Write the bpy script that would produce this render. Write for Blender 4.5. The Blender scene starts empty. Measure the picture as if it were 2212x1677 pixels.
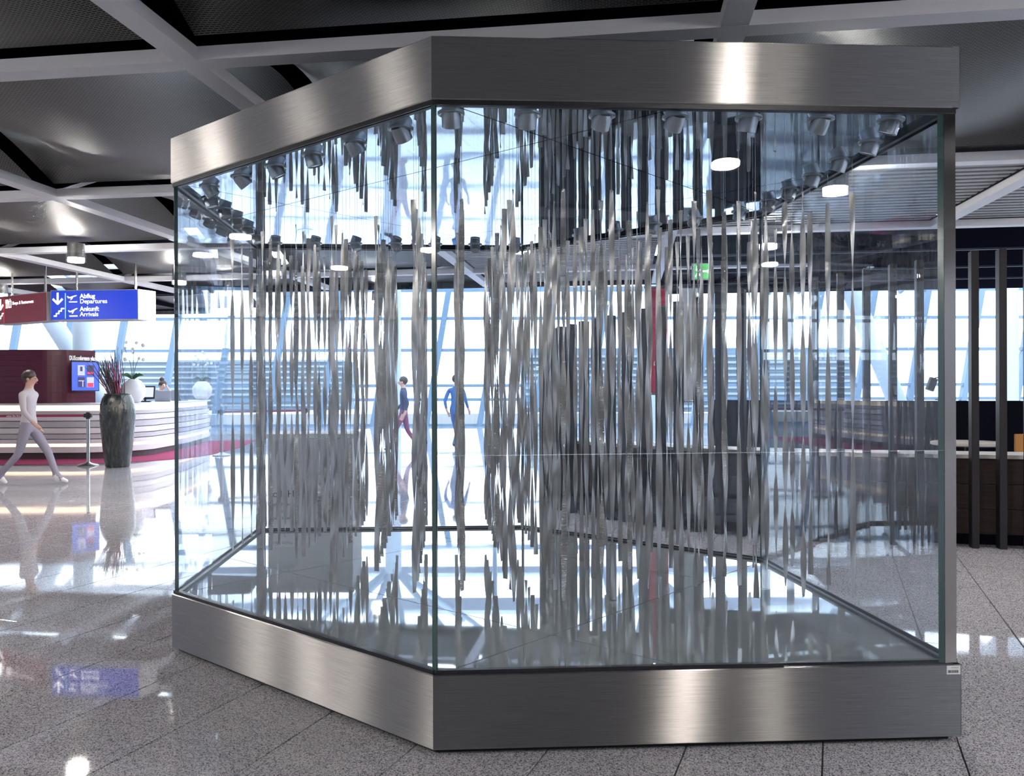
import bpy, bmesh, math, random
import numpy as np
from mathutils import Vector, Matrix
rnd = random.Random(7)
PI = math.pi
S = bpy.context.scene
COL = S.collection

# ------------------------------------------------------------------ camera, world, exposure
F_PX, PX0, PY0, EYE = 1862.0, 1068.0, 841.5, 1.45
cam_d = bpy.data.cameras.new('camera'); cam = bpy.data.objects.new('camera', cam_d); COL.objects.link(cam)
cam_d.sensor_fit = 'HORIZONTAL'; cam_d.sensor_width = 36.0
cam_d.lens = F_PX / 2212.0 * 36.0
cam_d.shift_x = (1106.0 - PX0) / 2212.0
cam_d.shift_y = (PY0 - 838.5) / 2212.0
cam_d.clip_start = 0.05; cam_d.clip_end = 400
cam.matrix_world = Matrix.Translation((0, 0, EYE)) @ Matrix.Rotation(PI / 2, 4, 'X') @ Matrix.Rotation(-0.0025, 4, 'Z')
S.camera = cam
w = bpy.data.worlds.new('sky'); S.world = w; w.use_nodes = True
bg = w.node_tree.nodes['Background']
bg.inputs[0].default_value = (0.80, 0.90, 1.0, 1); bg.inputs[1].default_value = 5.2
S.view_settings.view_transform = 'Standard'; S.view_settings.look = 'None'
S.view_settings.exposure = 0.2; S.view_settings.gamma = 1.0; S.view_settings.use_curve_mapping = False
S.cycles.max_bounces = 7; S.cycles.transparent_max_bounces = 12; S.cycles.glossy_bounces = 5
S.cycles.diffuse_bounces = 3; S.cycles.transmission_bounces = 4
S.cycles.use_adaptive_sampling = True; S.cycles.adaptive_threshold = 0.05
S.cycles.caustics_reflective = False; S.cycles.caustics_refractive = False
S.cycles.sample_clamp_indirect = 6.0
S.cycles.use_denoising = True; S.cycles.use_light_tree = False
LAMP_POWER = 440.0

# ------------------------------------------------------------------ small helpers
def at(px, py, depth):
    return Vector(((px - PX0) / F_PX * depth, depth, EYE - (py - PY0) / F_PX * depth))

def ground(px, py, z=0.0):
    d = (EYE - z) * F_PX / (py - PY0)
    return Vector(((px - PX0) / F_PX * d, d, z))

MATS = {}
def principled(name, col, rough=0.5, metal=0.0, spec=0.5, emit=None, estr=0.0, **kw):
    m = bpy.data.materials.new(name); m.use_nodes = True
    b = m.node_tree.nodes['Principled BSDF']
    b.inputs['Base Color'].default_value = (*col, 1); b.inputs['Roughness'].default_value = rough
    b.inputs['Metallic'].default_value = metal; b.inputs['Specular IOR Level'].default_value = spec
    if emit: b.inputs['Emission Color'].default_value = (*emit, 1); b.inputs['Emission Strength'].default_value = estr
    for k, v in kw.items(): b.inputs[k.replace('_', ' ')].default_value = v
    MATS[name] = m
    return m, m.node_tree, b

def N(nt, kind, **kw):
    n = nt.nodes.new(kind)
    for k, v in kw.items():
        if k in ('operation', 'blend_type', 'data_type', 'feature', 'direction_type', 'uv_map', 'distance', 'wave_type', 'bands_direction', 'vector_type'): setattr(n, k, v)
        else: n.inputs[k.replace('_', ' ')].default_value = v
    return n

def ramp(nt, fac, stops):
    r = nt.nodes.new('ShaderNodeValToRGB')
    el = r.color_ramp.elements
    while len(el) < len(stops): el.new(0.5)
    for e, (p, c) in zip(el, stops): e.position = p; e.color = (*c, 1)
    nt.links.new(fac, r.inputs[0]); return r.outputs[0]

def pos_scaled(nt, sx, sy, sz, obj=False):
    if obj:
        g = nt.nodes.new('ShaderNodeTexCoord').outputs['Object']
    else:
        g = nt.nodes.new('ShaderNodeNewGeometry').outputs['Position']
    v = nt.nodes.new('ShaderNodeVectorMath'); v.operation = 'MULTIPLY'; v.inputs[1].default_value = (sx, sy, sz)
    nt.links.new(g, v.inputs[0]); return v.outputs[0]

def noise(nt, vec, scale=1.0, detail=2.0, rough=0.5):
    n = nt.nodes.new('ShaderNodeTexNoise'); n.inputs['Scale'].default_value = scale
    n.inputs['Detail'].default_value = detail; n.inputs['Roughness'].default_value = rough
    nt.links.new(vec, n.inputs['Vector']); return n.outputs['Fac']

# --- granite
m, nt, b = principled('granite', (0.4, 0.4, 0.44), 0.06, spec=0.85)
p = pos_scaled(nt, 1, 1, 0)
v = nt.nodes.new('ShaderNodeTexVoronoi'); v.inputs['Scale'].default_value = 240; nt.links.new(p, v.inputs['Vector'])
sp = nt.nodes.new('ShaderNodeSeparateColor'); nt.links.new(v.outputs['Color'], sp.inputs[0])
c1 = ramp(nt, sp.outputs[0], [(0.0, (0.07, 0.07, 0.085)), (0.22, (0.24, 0.235, 0.27)), (0.45, (0.50, 0.49, 0.54)), (1.0, (0.74, 0.73, 0.78))])
n2 = noise(nt, p, 1.3, 3)
mx = nt.nodes.new('ShaderNodeMix'); mx.data_type = 'RGBA'; mx.blend_type = 'MULTIPLY'; mx.inputs[0].default_value = 0.35
nt.links.new(c1, mx.inputs[6]); nt.links.new(ramp(nt, n2, [(0.3, (0.75, 0.75, 0.75)), (0.7, (1, 1, 1))]), mx.inputs[7])
nt.links.new(mx.outputs[2], b.inputs['Base Color'])
nt.links.new(ramp(nt, noise(nt, p, 2.2, 4), [(0.35, (0.025,) * 3), (0.7, (0.06,) * 3)]), b.inputs['Roughness'])
principled('grout', (0.10, 0.10, 0.10), 0.7)

# --- brushed steel with horizontal grain (anisotropic)
def brushed(name, col, rough, aniso):
    m = bpy.data.materials.new(name); m.use_nodes = True; nt = m.node_tree; MATS[name] = m
    for n in list(nt.nodes): nt.nodes.remove(n)
    out = nt.nodes.new('ShaderNodeOutputMaterial'); b = nt.nodes.new('ShaderNodeBsdfAnisotropic')
    nt.links.new(b.outputs[0], out.inputs[0])
    b.inputs['Roughness'].default_value = rough; b.inputs['Anisotropy'].default_value = aniso; b.inputs['Rotation'].default_value = 0.0
    t = nt.nodes.new('ShaderNodeTangent'); t.direction_type = 'UV_MAP'; t.uv_map = 'uv'
    nt.links.new(t.outputs[0], b.inputs['Tangent'])
    uv = nt.nodes.new('ShaderNodeUVMap'); uv.uv_map = 'uv'
    v = nt.nodes.new('ShaderNodeVectorMath'); v.operation = 'MULTIPLY'; v.inputs[1].default_value = (5, 420, 1)
    nt.links.new(uv.outputs[0], v.inputs[0])
    n = noise(nt, v.outputs[0], 1.0, 3, 0.7)
    dark = tuple(c * 0.74 for c in col); lite = tuple(min(1, c * 1.22) for c in col)
    nt.links.new(ramp(nt, n, [(0.25, dark), (0.75, lite)]), b.inputs[0])
    return m
brushed('steel_brushed', (0.48, 0.465, 0.455), 0.33, 0.82)
principled('steel_post', (0.34, 0.31, 0.28), 0.12, 1.0)
principled('steel_plain', (0.55, 0.54, 0.53), 0.25, 1.0)
principled('steel_lamp', (0.52, 0.53, 0.53), 0.32, 1.0)

def ribbon_mat(name, crinkle):
    m, nt, b = principled(name, (0.56, 0.54, 0.51), 0.34 if not crinkle else 0.26, 1.0)
    p = pos_scaled(nt, 1, 1, 1)
    bp = nt.nodes.new('ShaderNodeBump')
    if crinkle:
        q = pos_scaled(nt, 60, 60, 130)
        n = noise(nt, q, 1.0, 3, 0.6); bp.inputs['Strength'].default_value = 0.9; bp.inputs['Distance'].default_value = 0.006
    else:
        q = pos_scaled(nt, 9, 9, 7)
        n = noise(nt, q, 1.0, 2, 0.5); bp.inputs['Strength'].default_value = 0.15; bp.inputs['Distance'].default_value = 0.004
    nt.links.new(n, bp.inputs['Height']); nt.links.new(bp.outputs[0], b.inputs['Normal'])
    nt.links.new(ramp(nt, noise(nt, pos_scaled(nt, 40, 40, 5), 1.0, 3), [(0.35, (0.40, 0.37, 0.335)), (0.65, (0.58, 0.54, 0.49))]), b.inputs['Base Color'])
ribbon_mat('ribbon_smooth', False); ribbon_mat('ribbon_crinkled', True)
principled('wire', (0.55, 0.52, 0.48), 0.35, 1.0)

# --- mirrors
m, nt, b = principled('mirror_ceiling', (0.58, 0.70, 0.82), 0.02, 1.0)
bp = nt.nodes.new('ShaderNodeBump'); bp.inputs['Strength'].default_value = 0.04; bp.inputs['Distance'].default_value = 0.03
nt.links.new(noise(nt, pos_scaled(nt, 1, 1, 1), 2.2, 1), bp.inputs['Height']); nt.links.new(bp.outputs[0], b.inputs['Normal'])
m, nt, b = principled('mirror_floor', (0.66, 0.70, 0.72), 0.03, 0.50, 0.8)
nt.links.new(ramp(nt, noise(nt, pos_scaled(nt, 1, 1, 1), 1.6, 5, 0.6), [(0.4, (0.010,) * 3), (0.75, (0.05,) * 3)]), b.inputs['Roughness'])

# --- glass: transparent + clear reflection, Schlick by facing angle
def glass(name, tint, base=0.04, gain=0.96, haze=0.0, hazecol=(0.8, 0.88, 0.95)):
    m = bpy.data.materials.new(name); m.use_nodes = True; nt = m.node_tree
    for n in list(nt.nodes): nt.nodes.remove(n)
    out = nt.nodes.new('ShaderNodeOutputMaterial')
    tr = nt.nodes.new('ShaderNodeBsdfTransparent'); tr.inputs[0].default_value = (*tint, 1)
    gl = nt.nodes.new('ShaderNodeBsdfGlossy'); gl.inputs['Roughness'].default_value = 0.0; gl.inputs[0].default_value = (1, 1, 1, 1)
    lw = nt.nodes.new('ShaderNodeLayerWeight'); lw.inputs[0].default_value = 0.5
    pw = nt.nodes.new('ShaderNodeMath'); pw.operation = 'POWER'; pw.inputs[1].default_value = 5.0
    nt.links.new(lw.outputs['Facing'], pw.inputs[0])
    ma = nt.nodes.new('ShaderNodeMath'); ma.operation = 'MULTIPLY_ADD'; ma.inputs[1].default_value = gain; ma.inputs[2].default_value = base
    nt.links.new(pw.outputs[0], ma.inputs[0])
    mix = nt.nodes.new('ShaderNodeMixShader'); nt.links.new(ma.outputs[0], mix.inputs[0])
    last = tr.outputs[0]
    if haze > 0:
        df = nt.nodes.new('ShaderNodeBsdfDiffuse'); df.inputs[0].default_value = (*hazecol, 1)
        mh = nt.nodes.new('ShaderNodeMixShader')
        hz = ramp(nt, noise(nt, pos_scaled(nt, 1, 1, 0.35), 3.0, 5, 0.6), [(0.35, (haze * 0.4,) * 3), (0.8, (haze * 1.6,) * 3)])
        nt.links.new(hz, mh.inputs[0]); nt.links.new(tr.outputs[0], mh.inputs[1]); nt.links.new(df.outputs[0], mh.inputs[2])
        last = mh.outputs[0]
    nt.links.new(last, mix.inputs[1]); nt.links.new(gl.outputs[0], mix.inputs[2])
    nt.links.new(mix.outputs[0], out.inputs[0]); MATS[name] = m
glass('glass_case', (0.935, 0.96, 0.985), haze=0.0)
glass('glass_facade', (0.97, 0.99, 1.0), base=0.03)
glass('glass_lamp', (0.95, 0.97, 0.98), base=0.06)
principled('glass_edge', (0.06, 0.12, 0.11), 0.15, 0.0, 0.8)
principled('gasket', (0.012, 0.013, 0.018), 0.35)
principled('kick', (0.005, 0.005, 0.005), 0.8)
principled('sill', (0.33, 0.36, 0.38), 0.3, 0.8)

# --- hall
principled('beam_paint', (0.80, 0.79, 0.84), 0.45)
principled('void', (0.003, 0.003, 0.005), 0.9, spec=0.0)
principled('bar_black', (0.008, 0.008, 0.014), 0.9, spec=0.0)
principled('post_black', (0.014, 0.013, 0.016), 0.5, spec=0.3)
principled('slat_paint', (0.30, 0.29, 0.30), 0.5); principled('slat_backing', (0.035, 0.035, 0.04), 0.8)
m, nt, b = principled('mesh_metal', (0.2, 0.2, 0.2), 0.45, 0.7)
uv = nt.nodes.new('ShaderNodeUVMap'); uv.uv_map = 'uv'
br = nt.nodes.new('ShaderNodeTexBrick'); br.offset = 0.5; nt.links.new(uv.outputs[0], br.inputs['Vector'])
br.inputs['Scale'].default_value = 1.0; br.inputs['Brick Width'].default_value = 0.030; br.inputs['Row Height'].default_value = 0.013
br.inputs['Mortar Size'].default_value = 0.0036; br.inputs['Mortar Smooth'].default_value = 0.3; br.inputs['Bias'].default_value = 0
br.inputs['Color1'].default_value = (0.006, 0.006, 0.007, 1); br.inputs['Color2'].default_value = (0.01, 0.01, 0.011, 1)
br.inputs['Mortar'].default_value = (0.12, 0.117, 0.113, 1)
nt.links.new(br.outputs['Color'], b.inputs['Base Color'])
bp = nt.nodes.new('ShaderNodeBump'); bp.inputs['Strength'].default_value = 0.6; bp.inputs['Distance'].default_value = 0.004
nt.links.new(br.outputs['Fac'], bp.inputs['Height']); nt.links.new(bp.outputs[0], b.inputs['Normal'])

principled('facade_frame', (0.17, 0.26, 0.36), 0.5, spec=0.2)
principled('roof_panel', (0.66, 0.72, 0.78), 0.6)
principled('white_steel', (0.42, 0.50, 0.58), 0.45)
principled('outside_paving', (0.62, 0.66, 0.70), 0.8)
principled('far_wall', (0.16, 0.20, 0.25), 0.8, spec=0.1)
principled('far_band', (0.24, 0.28, 0.32), 0.8, spec=0.1)
principled('hall_wall', (0.26, 0.26, 0.29), 0.6)
principled('counter_white', (0.72, 0.69, 0.71), 0.35)
principled('counter_grey', (0.50, 0.47, 0.50), 0.4)
principled('counter_dark', (0.05, 0.035, 0.04), 0.5)
principled('led_warm', (1, 0.85, 0.66), 0.5, emit=(1.0, 0.76, 0.50), estr=1.5)
m, nt, b = principled('carpet', (0.32, 0.02, 0.09), 0.95)
nt.links.new(ramp(nt, noise(nt, pos_scaled(nt, 1, 1, 1), 120, 2), [(0.3, (0.24, 0.012, 0.07)), (0.7, (0.42, 0.03, 0.13))]), b.inputs['Base Color'])
principled('burgundy', (0.135, 0.012, 0.042), 0.28)
principled('letter_white', (0.85, 0.85, 0.85), 0.5, emit=(1, 1, 1), estr=0.35)
principled('print_white', (0.9, 0.9, 0.9), 0.5)
principled('print_grey', (0.10, 0.11, 0.13), 0.6)
principled('sign_blue', (0.005, 0.03, 0.33), 0.3, emit=(0.004, 0.035, 0.55), estr=0.75)
principled('sign_maroon', (0.13, 0.02, 0.035), 0.3, emit=(0.30, 0.04, 0.06), estr=0.25)
principled('sign_case', (0.50, 0.50, 0.54), 0.4)
principled('sign_text', (1, 1, 1), 0.5, emit=(1, 1, 1), estr=1.4)
principled('sign_cyan', (0.1, 0.4, 0.9), 0.5, emit=(0.25, 0.6, 1), estr=1.0)
principled('sign_red', (0.5, 0.05, 0.05), 0.5, emit=(0.8, 0.08, 0.08), estr=0.6)
principled('screen_blue', (0.02, 0.06, 0.4), 0.2, emit=(0.12, 0.20, 0.80), estr=0.75)
principled('screen_pale', (0.4, 0.4, 0.5), 0.2, emit=(0.55, 0.58, 0.80), estr=0.8)
principled('screen_red', (0.5, 0.05, 0.1), 0.2, emit=(0.75, 0.10, 0.20), estr=0.7)
principled('screen_dark', (0.05, 0.05, 0.12), 0.2, emit=(0.10, 0.10, 0.28), estr=0.5)
m, nt, b = principled('glaze', (0.05, 0.055, 0.06), 0.16, 0.25, 0.8)
n = noise(nt, pos_scaled(nt, 18, 18, 3.5), 1.0, 5, 0.65)
nt.links.new(ramp(nt, n, [(0.30, (0.006, 0.009, 0.016)), (0.52, (0.028, 0.031, 0.032)), (0.64, (0.075, 0.07, 0.055)), (0.75, (0.012, 0.016, 0.022))]), b.inputs['Base Color'])
bp = nt.nodes.new('ShaderNodeBump'); bp.inputs['Strength'].default_value = 0.5; bp.inputs['Distance'].default_value = 0.02
nt.links.new(noise(nt, pos_scaled(nt, 30, 30, 14), 1.0, 3), bp.inputs['Height']); nt.links.new(bp.outputs[0], b.inputs['Normal'])
principled('twig_dark', (0.05, 0.025, 0.03), 0.6); principled('twig_red', (0.36, 0.03, 0.12), 0.55)
principled('leaf', (0.05, 0.13, 0.06), 0.5); principled('petal', (0.85, 0.83, 0.85), 0.5, Transmission_Weight=0.0)
nt = MATS['petal'].node_tree; tl = nt.nodes.new('ShaderNodeBsdfTranslucent'); tl.inputs[0].default_value = (.9, .88, .9, 1)
mxs = nt.nodes.new('ShaderNodeMixShader'); nt.links.new(nt.nodes['Principled BSDF'].outputs[0], mxs.inputs[1]); nt.links.new(tl.outputs[0], mxs.inputs[2]); nt.links.new(mxs.outputs[0], nt.nodes['Material Output'].inputs[0])
principled('ceramic_white', (0.78, 0.78, 0.82), 0.15)
principled('plastic_black', (0.02, 0.02, 0.025), 0.35); principled('plastic_grey', (0.25, 0.27, 0.33), 0.35)
principled('belt', (0.22, 0.015, 0.07), 0.6)
principled('skin', (0.55, 0.33, 0.26), 0.55); principled('hair', (0.035, 0.02, 0.018), 0.55)
principled('cloth_white', (0.66, 0.64, 0.68), 0.8); principled('cloth_lilac', (0.47, 0.43, 0.47), 0.85)
principled('cloth_grey', (0.26, 0.24, 0.30), 0.85); principled('cloth_blue', (0.05, 0.13, 0.32), 0.85)
principled('cloth_navy', (0.03, 0.05, 0.11), 0.85); principled('cloth_wine', (0.20, 0.05, 0.12), 0.85)
principled('shoe_white', (0.75, 0.72, 0.74), 0.6); principled('shoe_stripe', (0.5, 0.1, 0.12), 0.6)
principled('stone_grey', (0.66, 0.67, 0.68), 0.55); principled('stone_lid', (0.75, 0.76, 0.77), 0.5)
m, nt, b = principled('dark_wood', (0.035, 0.016, 0.012), 0.5)
nt.links.new(ramp(nt, noise(nt, pos_scaled(nt, 3, 3, 40), 1.0, 3), [(0.3, (0.016, 0.008, 0.007)), (0.7, (0.05, 0.022, 0.015))]), b.inputs['Base Color'])
principled('table_white', (0.80, 0.76, 0.70), 0.4); principled('orange_wood', (0.55, 0.24, 0.04), 0.5)
principled('banner_red', (0.55, 0.03, 0.09), 0.7); principled('banner_white', (0.75, 0.77, 0.80), 0.7); principled('banner_ink', (0.30, 0.36, 0.45), 0.7)
principled('exit_green', (0.02, 0.30, 0.05), 0.4, emit=(0.03, 0.55, 0.06), estr=0.7)
principled('duct', (0.05, 0.06, 0.09), 0.5, 0.6)
m = bpy.data.materials.new('lamp_emit'); m.use_nodes = True; nt = m.node_tree
e = nt.nodes['Principled BSDF']; e.inputs['Base Color'].default_value = (1, 1, 1, 1)
e.inputs['Emission Color'].default_value = (1.0, 0.93, 0.86, 1); e.inputs['Emission Strength'].default_value = LAMP_POWER; MATS['lamp_emit'] = m

for k_ in ('letter_white', 'sign_blue', 'sign_maroon', 'sign_text', 'sign_cyan', 'sign_red', 'screen_blue', 'screen_pale', 'screen_red', 'screen_dark', 'exit_green'):
    MATS[k_].cycles.emission_sampling = 'NONE'      # faint glow, found by bounces alone

# ------------------------------------------------------------------ mesh helpers
def mesh(name, verts, faces, mat, uvs=None, smooth=False, mats=None, midx=None):
    me = bpy.data.meshes.new(name); me.from_pydata([tuple(v) for v in verts], [], faces)
    for mm in (mats or [mat]): me.materials.append(MATS[mm])
    if midx: me.polygons.foreach_set('material_index', midx)
    if uvs:
        l = me.uv_layers.new(name='uv')
        flat = [c for f in uvs for uv in f for c in uv]
        l.data.foreach_set('uv', flat)
    if smooth: me.polygons.foreach_set('use_smooth', [True] * len(me.polygons))
    me.update(); return me

def obj(name, me, parent=None, loc=None, rot=None):
    o = bpy.data.objects.new(name, me); COL.objects.link(o)
    if parent is not None: o.parent = parent
    if loc is not None: o.location = loc
    if rot is not None: o.rotation_euler = rot
    return o

def empty(name, loc=(0, 0, 0), rotz=0.0):
    o = bpy.data.objects.new(name, None); o.empty_display_size = 0.1; COL.objects.link(o)
    o.location = loc; o.rotation_euler = (0, 0, rotz); return o

def tag(o, label, cat, group=None):
    o['label'] = label; o['category'] = cat
    if group: o['group'] = group
    return o

def struct(o, label=None):
    o['kind'] = 'structure'
    if label: o['label'] = label
    return o

class MB:
    """collects simple solids into one mesh"""
    def __init__(s): s.v = []; s.f = []; s.smooth = False
    def add(s, v, f):
        n = len(s.v); s.v += [tuple(x) for x in v]; s.f += [tuple(i + n for i in q) for q in f]; return s
    def box(s, c, d, rz=0.0, M=None):
        x, y, z = d[0] / 2, d[1] / 2, d[2] / 2
        vs = [(-x, -y, -z), (x, -y, -z), (x, y, -z), (-x, y, -z), (-x, -y, z), (x, -y, z), (x, y, z), (-x, y, z)]
        R = M if M is not None else Matrix.Rotation(rz, 3, 'Z')
        vs = [R @ Vector(q) + Vector(c) for q in vs]
        return s.add(vs, [(0, 3, 2, 1), (4, 5, 6, 7), (0, 1, 5, 4), (1, 2, 6, 5), (2, 3, 7, 6), (3, 0, 4, 7)])
    def bar(s, a, b, r, r2=None, n=8):
        a, b = Vector(a), Vector(b); d = (b - a).normalized(); r2 = r if r2 is None else r2
        u = d.orthogonal().normalized(); w_ = d.cross(u)
        vs = []
        for p, rr in ((a, r), (b, r2)):
            for i in range(n):
                t = 2 * PI * i / n; vs.append(p + (u * math.cos(t) + w_ * math.sin(t)) * rr)
        fs = [(i, (i + 1) % n, n + (i + 1) % n, n + i) for i in range(n)] + [tuple(range(n - 1, -1, -1)), tuple(range(n, 2 * n))]
        return s.add(vs, fs)
    def path(s, pts, rs, n=6):
        for i in range(len(pts) - 1): s.bar(pts[i], pts[i + 1], rs[i], rs[i + 1], n)
        return s
    def lathe(s, prof, n=24, M=None, c=(0, 0, 0), caps=(1, 1)):
        vs = []; fs = []
        for r, z in prof:
            for i in range(n):
                t = 2 * PI * i / n; q = Vector((r * math.cos(t), r * math.sin(t), z))
                if M is not None: q = M @ q
                vs.append(q + Vector(c))
        for k in range(len(prof) - 1):
            for i in range(n):
                fs.append((k * n + i, k * n + (i + 1) % n, (k + 1) * n + (i + 1) % n, (k + 1) * n + i))
        if caps[0]: fs.append(tuple(range(n - 1, -1, -1)))
        if caps[1]: fs.append(tuple(range((len(prof) - 1) * n, len(prof) * n)))
        return s.add(vs, fs)
    def prism(s, poly, z0, z1):
        n = len(poly); vs = [(p[0], p[1], z0) for p in poly] + [(p[0], p[1], z1) for p in poly]
        fs = [(i, (i + 1) % n, n + (i + 1) % n, n + i) for i in range(n)] + [tuple(range(n - 1, -1, -1)), tuple(range(n, 2 * n))]
        return s.add(vs, fs)
    def me(s, name, mat, smooth=False):
        m = mesh(name, s.v, s.f, mat, smooth=smooth)
        if smooth:
            try: m.set_sharp_from_angle(angle=math.radians(40))
            except Exception: pass
        return m
    def obj(s, name, mat, parent=None, smooth=False, loc=None, rot=None):
        return obj(name, s.me(name, mat, smooth), parent, loc, rot)

def bevel_box_me(name, d, r, mat, seg=2):
    bm = bmesh.new(); bmesh.ops.create_cube(bm, size=1.0)
    for v_ in bm.verts: v_.co = Vector((v_.co.x * d[0], v_.co.y * d[1], v_.co.z * d[2]))
    bmesh.ops.bevel(bm, geom=bm.edges[:], offset=r, segments=seg, affect='EDGES', profile=0.5)
    me = bpy.data.meshes.new(name); bm.to_mesh(me); bm.free(); me.materials.append(MATS[mat]); return me

def sweep(path, o0, o1, z0, z1):
    """solid band along a plan path, offsets to the right-hand normal"""
    n = len(path); nor = []
    for i in range(n):
        a = path[max(0, i - 1)]; c = path[min(n - 1, i + 1)]
        d = Vector((c[0] - a[0], c[1] - a[1])).normalized(); nor.append(Vector((d.y, -d.x)))
    vs = []; fs = []
    for i in range(n):
        for o, z in ((o0, z0), (o1, z0), (o1, z1), (o0, z1)):
            vs.append((path[i][0] + nor[i].x * o, path[i][1] + nor[i].y * o, z))
    for i in range(n - 1):
        a = i * 4; c = a + 4
        for k in range(4): fs.append((a + k, a + (k + 1) % 4, c + (k + 1) % 4, c + k))
    fs.append((3, 2, 1, 0)); e_ = (n - 1) * 4; fs.append((e_, e_ + 1, e_ + 2, e_ + 3))
    mb = MB(); mb.add(vs, fs); return mb

def text_me(name, body, size, mat, depth=0.002, align='LEFT', mirror=False, bold=0.0):
    c = bpy.data.curves.new(name, 'FONT'); c.body = body; c.size = size; c.extrude = depth; c.align_x = align
    c.offset = bold; c.resolution_u = 3
    t = bpy.data.objects.new(name, c); COL.objects.link(t)
    dg = bpy.context.evaluated_depsgraph_get(); dg.update()
    me = bpy.data.meshes.new_from_object(t.evaluated_get(dg)); me.name = name
    bpy.data.objects.remove(t); bpy.data.curves.remove(c)
    me.materials.clear(); me.materials.append(MATS[mat])
    if mirror:
        for v_ in me.vertices: v_.co.x = -v_.co.x
        me.flip_normals()
    return me

def frame(xaxis, zaxis, loc):
    """matrix whose local X runs along xaxis, local Y along zaxis (text plane), local Z out of it"""
    x = Vector(xaxis).normalized(); y = Vector(zaxis).normalized(); z = x.cross(y)
    return Matrix(((x.x, y.x, z.x, loc[0]), (x.y, y.y, z.y, loc[1]), (x.z, y.z, z.z, loc[2]), (0, 0, 0, 1)))

# ------------------------------------------------------------------ floor: granite tiles
TILE = 0.515; TA = math.radians(-21.5)
t1 = Vector((math.cos(TA), math.sin(TA))); t2 = Vector((-math.sin(TA), math.cos(TA)))
bl = Vector((0.67, 3.23)); al = Vector((-1.85, 3.846))
u0 = bl.dot(t1); v0 = al.dot(t2)
floor = struct(MB().box((0, 20, -0.11), (64, 64, 0.2)).obj('floor', 'grout'))
G1, G2 = 0.0032, 0.0016
tile_me = MB()
hx, hy = TILE / 2 - G1, TILE / 2 - G2; ch = 0.0012
tile_me.add([(-hx, -hy, -.012), (hx, -hy, -.012), (hx, hy, -.012), (-hx, hy, -.012), (-hx, -hy, -ch), (hx, -hy, -ch), (hx, hy, -ch), (-hx, hy, -ch),
             (-hx + ch, -hy + ch, 0), (hx - ch, -hy + ch, 0), (hx - ch, hy - ch, 0), (-hx + ch, hy - ch, 0)],
            [(0, 1, 5, 4), (1, 2, 6, 5), (2, 3, 7, 6), (3, 0, 4, 7), (4, 5, 9, 8), (5, 6, 10, 9), (6, 7, 11, 10), (7, 4, 8, 11), (8, 9, 10, 11)])
tme = tile_me.me('tile', 'granite')
near = []; far_v = []; far_f = []
R2 = Matrix.Rotation(TA, 3, 'Z')
for i in range(-66, 67):
    for j in range(-66, 67):
        c = t1 * (u0 + (i + .5) * TILE) + t2 * (v0 + (j + .5) * TILE)
        if not (-27 < c.x < 27 and -11 < c.y < 36): continue
        vis = c.y > 2.6 and -0.62 < c.x / c.y < 0.66
        near.append((c.y if vis else 1e3 + c.length, c.x, c.y))
near.sort()
for k, (_, x, y) in enumerate(near):
    if k < 300: obj('tile', tme, floor, (x, y, 0), (0, 0, TA))
    else:
        n_ = len(far_v)
        for q in ((-hx, -hy, 0), (hx, -hy, 0), (hx, hy, 0), (-hx, hy, 0)): far_v.append(tuple(R2 @ Vector(q) + Vector((x, y, 0))))
        far_f.append((n_, n_ + 1, n_ + 2, n_ + 3))
ft = obj('far_tiles', mesh('far_tiles', far_v, far_f, 'granite'), floor); ft['kind'] = 'stuff'

# ------------------------------------------------------------------ the glass case
SC = dict(C=(-.246, 3.408), R=(1.910, 3.532), BR=(1.786, 5.695), BB=(.237, 7.075), BL=(-1.919, 6.951), L=(-1.795, 4.789))
ORDER = ['C', 'R', 'BR', 'BB', 'BL', 'L']
HEX = [Vector(SC[k]) for k in ORDER]
Z0, Z1, Z2, Z3 = 0.022, 0.319, 2.600, 2.851
def inset(poly, d):
    out = []; n = len(poly)
    for i in range(n):
        p0, p1, p2 = poly[i - 1], poly[i], poly[(i + 1) % n]
        e1 = (p1 - p0).normalized(); e2 = (p2 - p1).normalized()
        n1 = Vector((-e1.y, e1.x)); n2 = Vector((-e2.y, e2.x))
        A = Matrix(((n1.x, n1.y), (n2.x, n2.y)))
        out.append(A.inverted() @ Vector((n1.dot(p1) + d, n2.dot(p1) + d)))
    return out
case = empty('display_case', (0, 5.24, 0))
tag(case, 'tall six-sided glass display case with brushed steel plinth and header', 'display case')
CINV = Vector((0, -5.24, 0))
def cpart(name, me, mat=None, parent=None):
    o = obj(name, me, parent if parent else case, None if parent else CINV); return o
def uv_panel(name, p, q, z0, z1, th, mat):
    """flat sheet-metal panel with outward normal to the right of p->q, uv along it"""
    d = (q - p); L_ = d.length; d.normalize(); nrm = Vector((d.y, -d.x)); r = 0.004
    a0 = p - nrm * th; b0 = q - nrm * th
    vs = []; 
    prof = [(-th, z0), (-r, z0), (0, z0 + r), (0, z1 - r), (-r, z1), (-th, z1)]
    for e_ in (p, q):
        for o, z in prof: vs.append((e_.x + nrm.x * o, e_.y + nrm.y * o, z))
    n = len(prof); fs = [(k, n + k, n + (k + 1) % n, (k + 1) % n) for k in range(n)]
    uvs = []
    for k in range(n):
        k2 = (k + 1) % n
        zz = [prof[k][1] + prof[k][0], prof[k][1] + prof[k][0], prof[k2][1] + prof[k2][0], prof[k2][1] + prof[k2][0]]
        uvs.append([(0, zz[0]), (L_, zz[1]), (L_, zz[2]), (0, zz[3])])
    fs.append(tuple(range(n))); uvs.append([(o, z) for o, z in prof])
    fs.append(tuple(range(2 * n - 1, n - 1, -1))); uvs.append([(o, z) for o, z in reversed(prof)])
    return mesh(name, vs, fs, mat, uvs)
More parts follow.
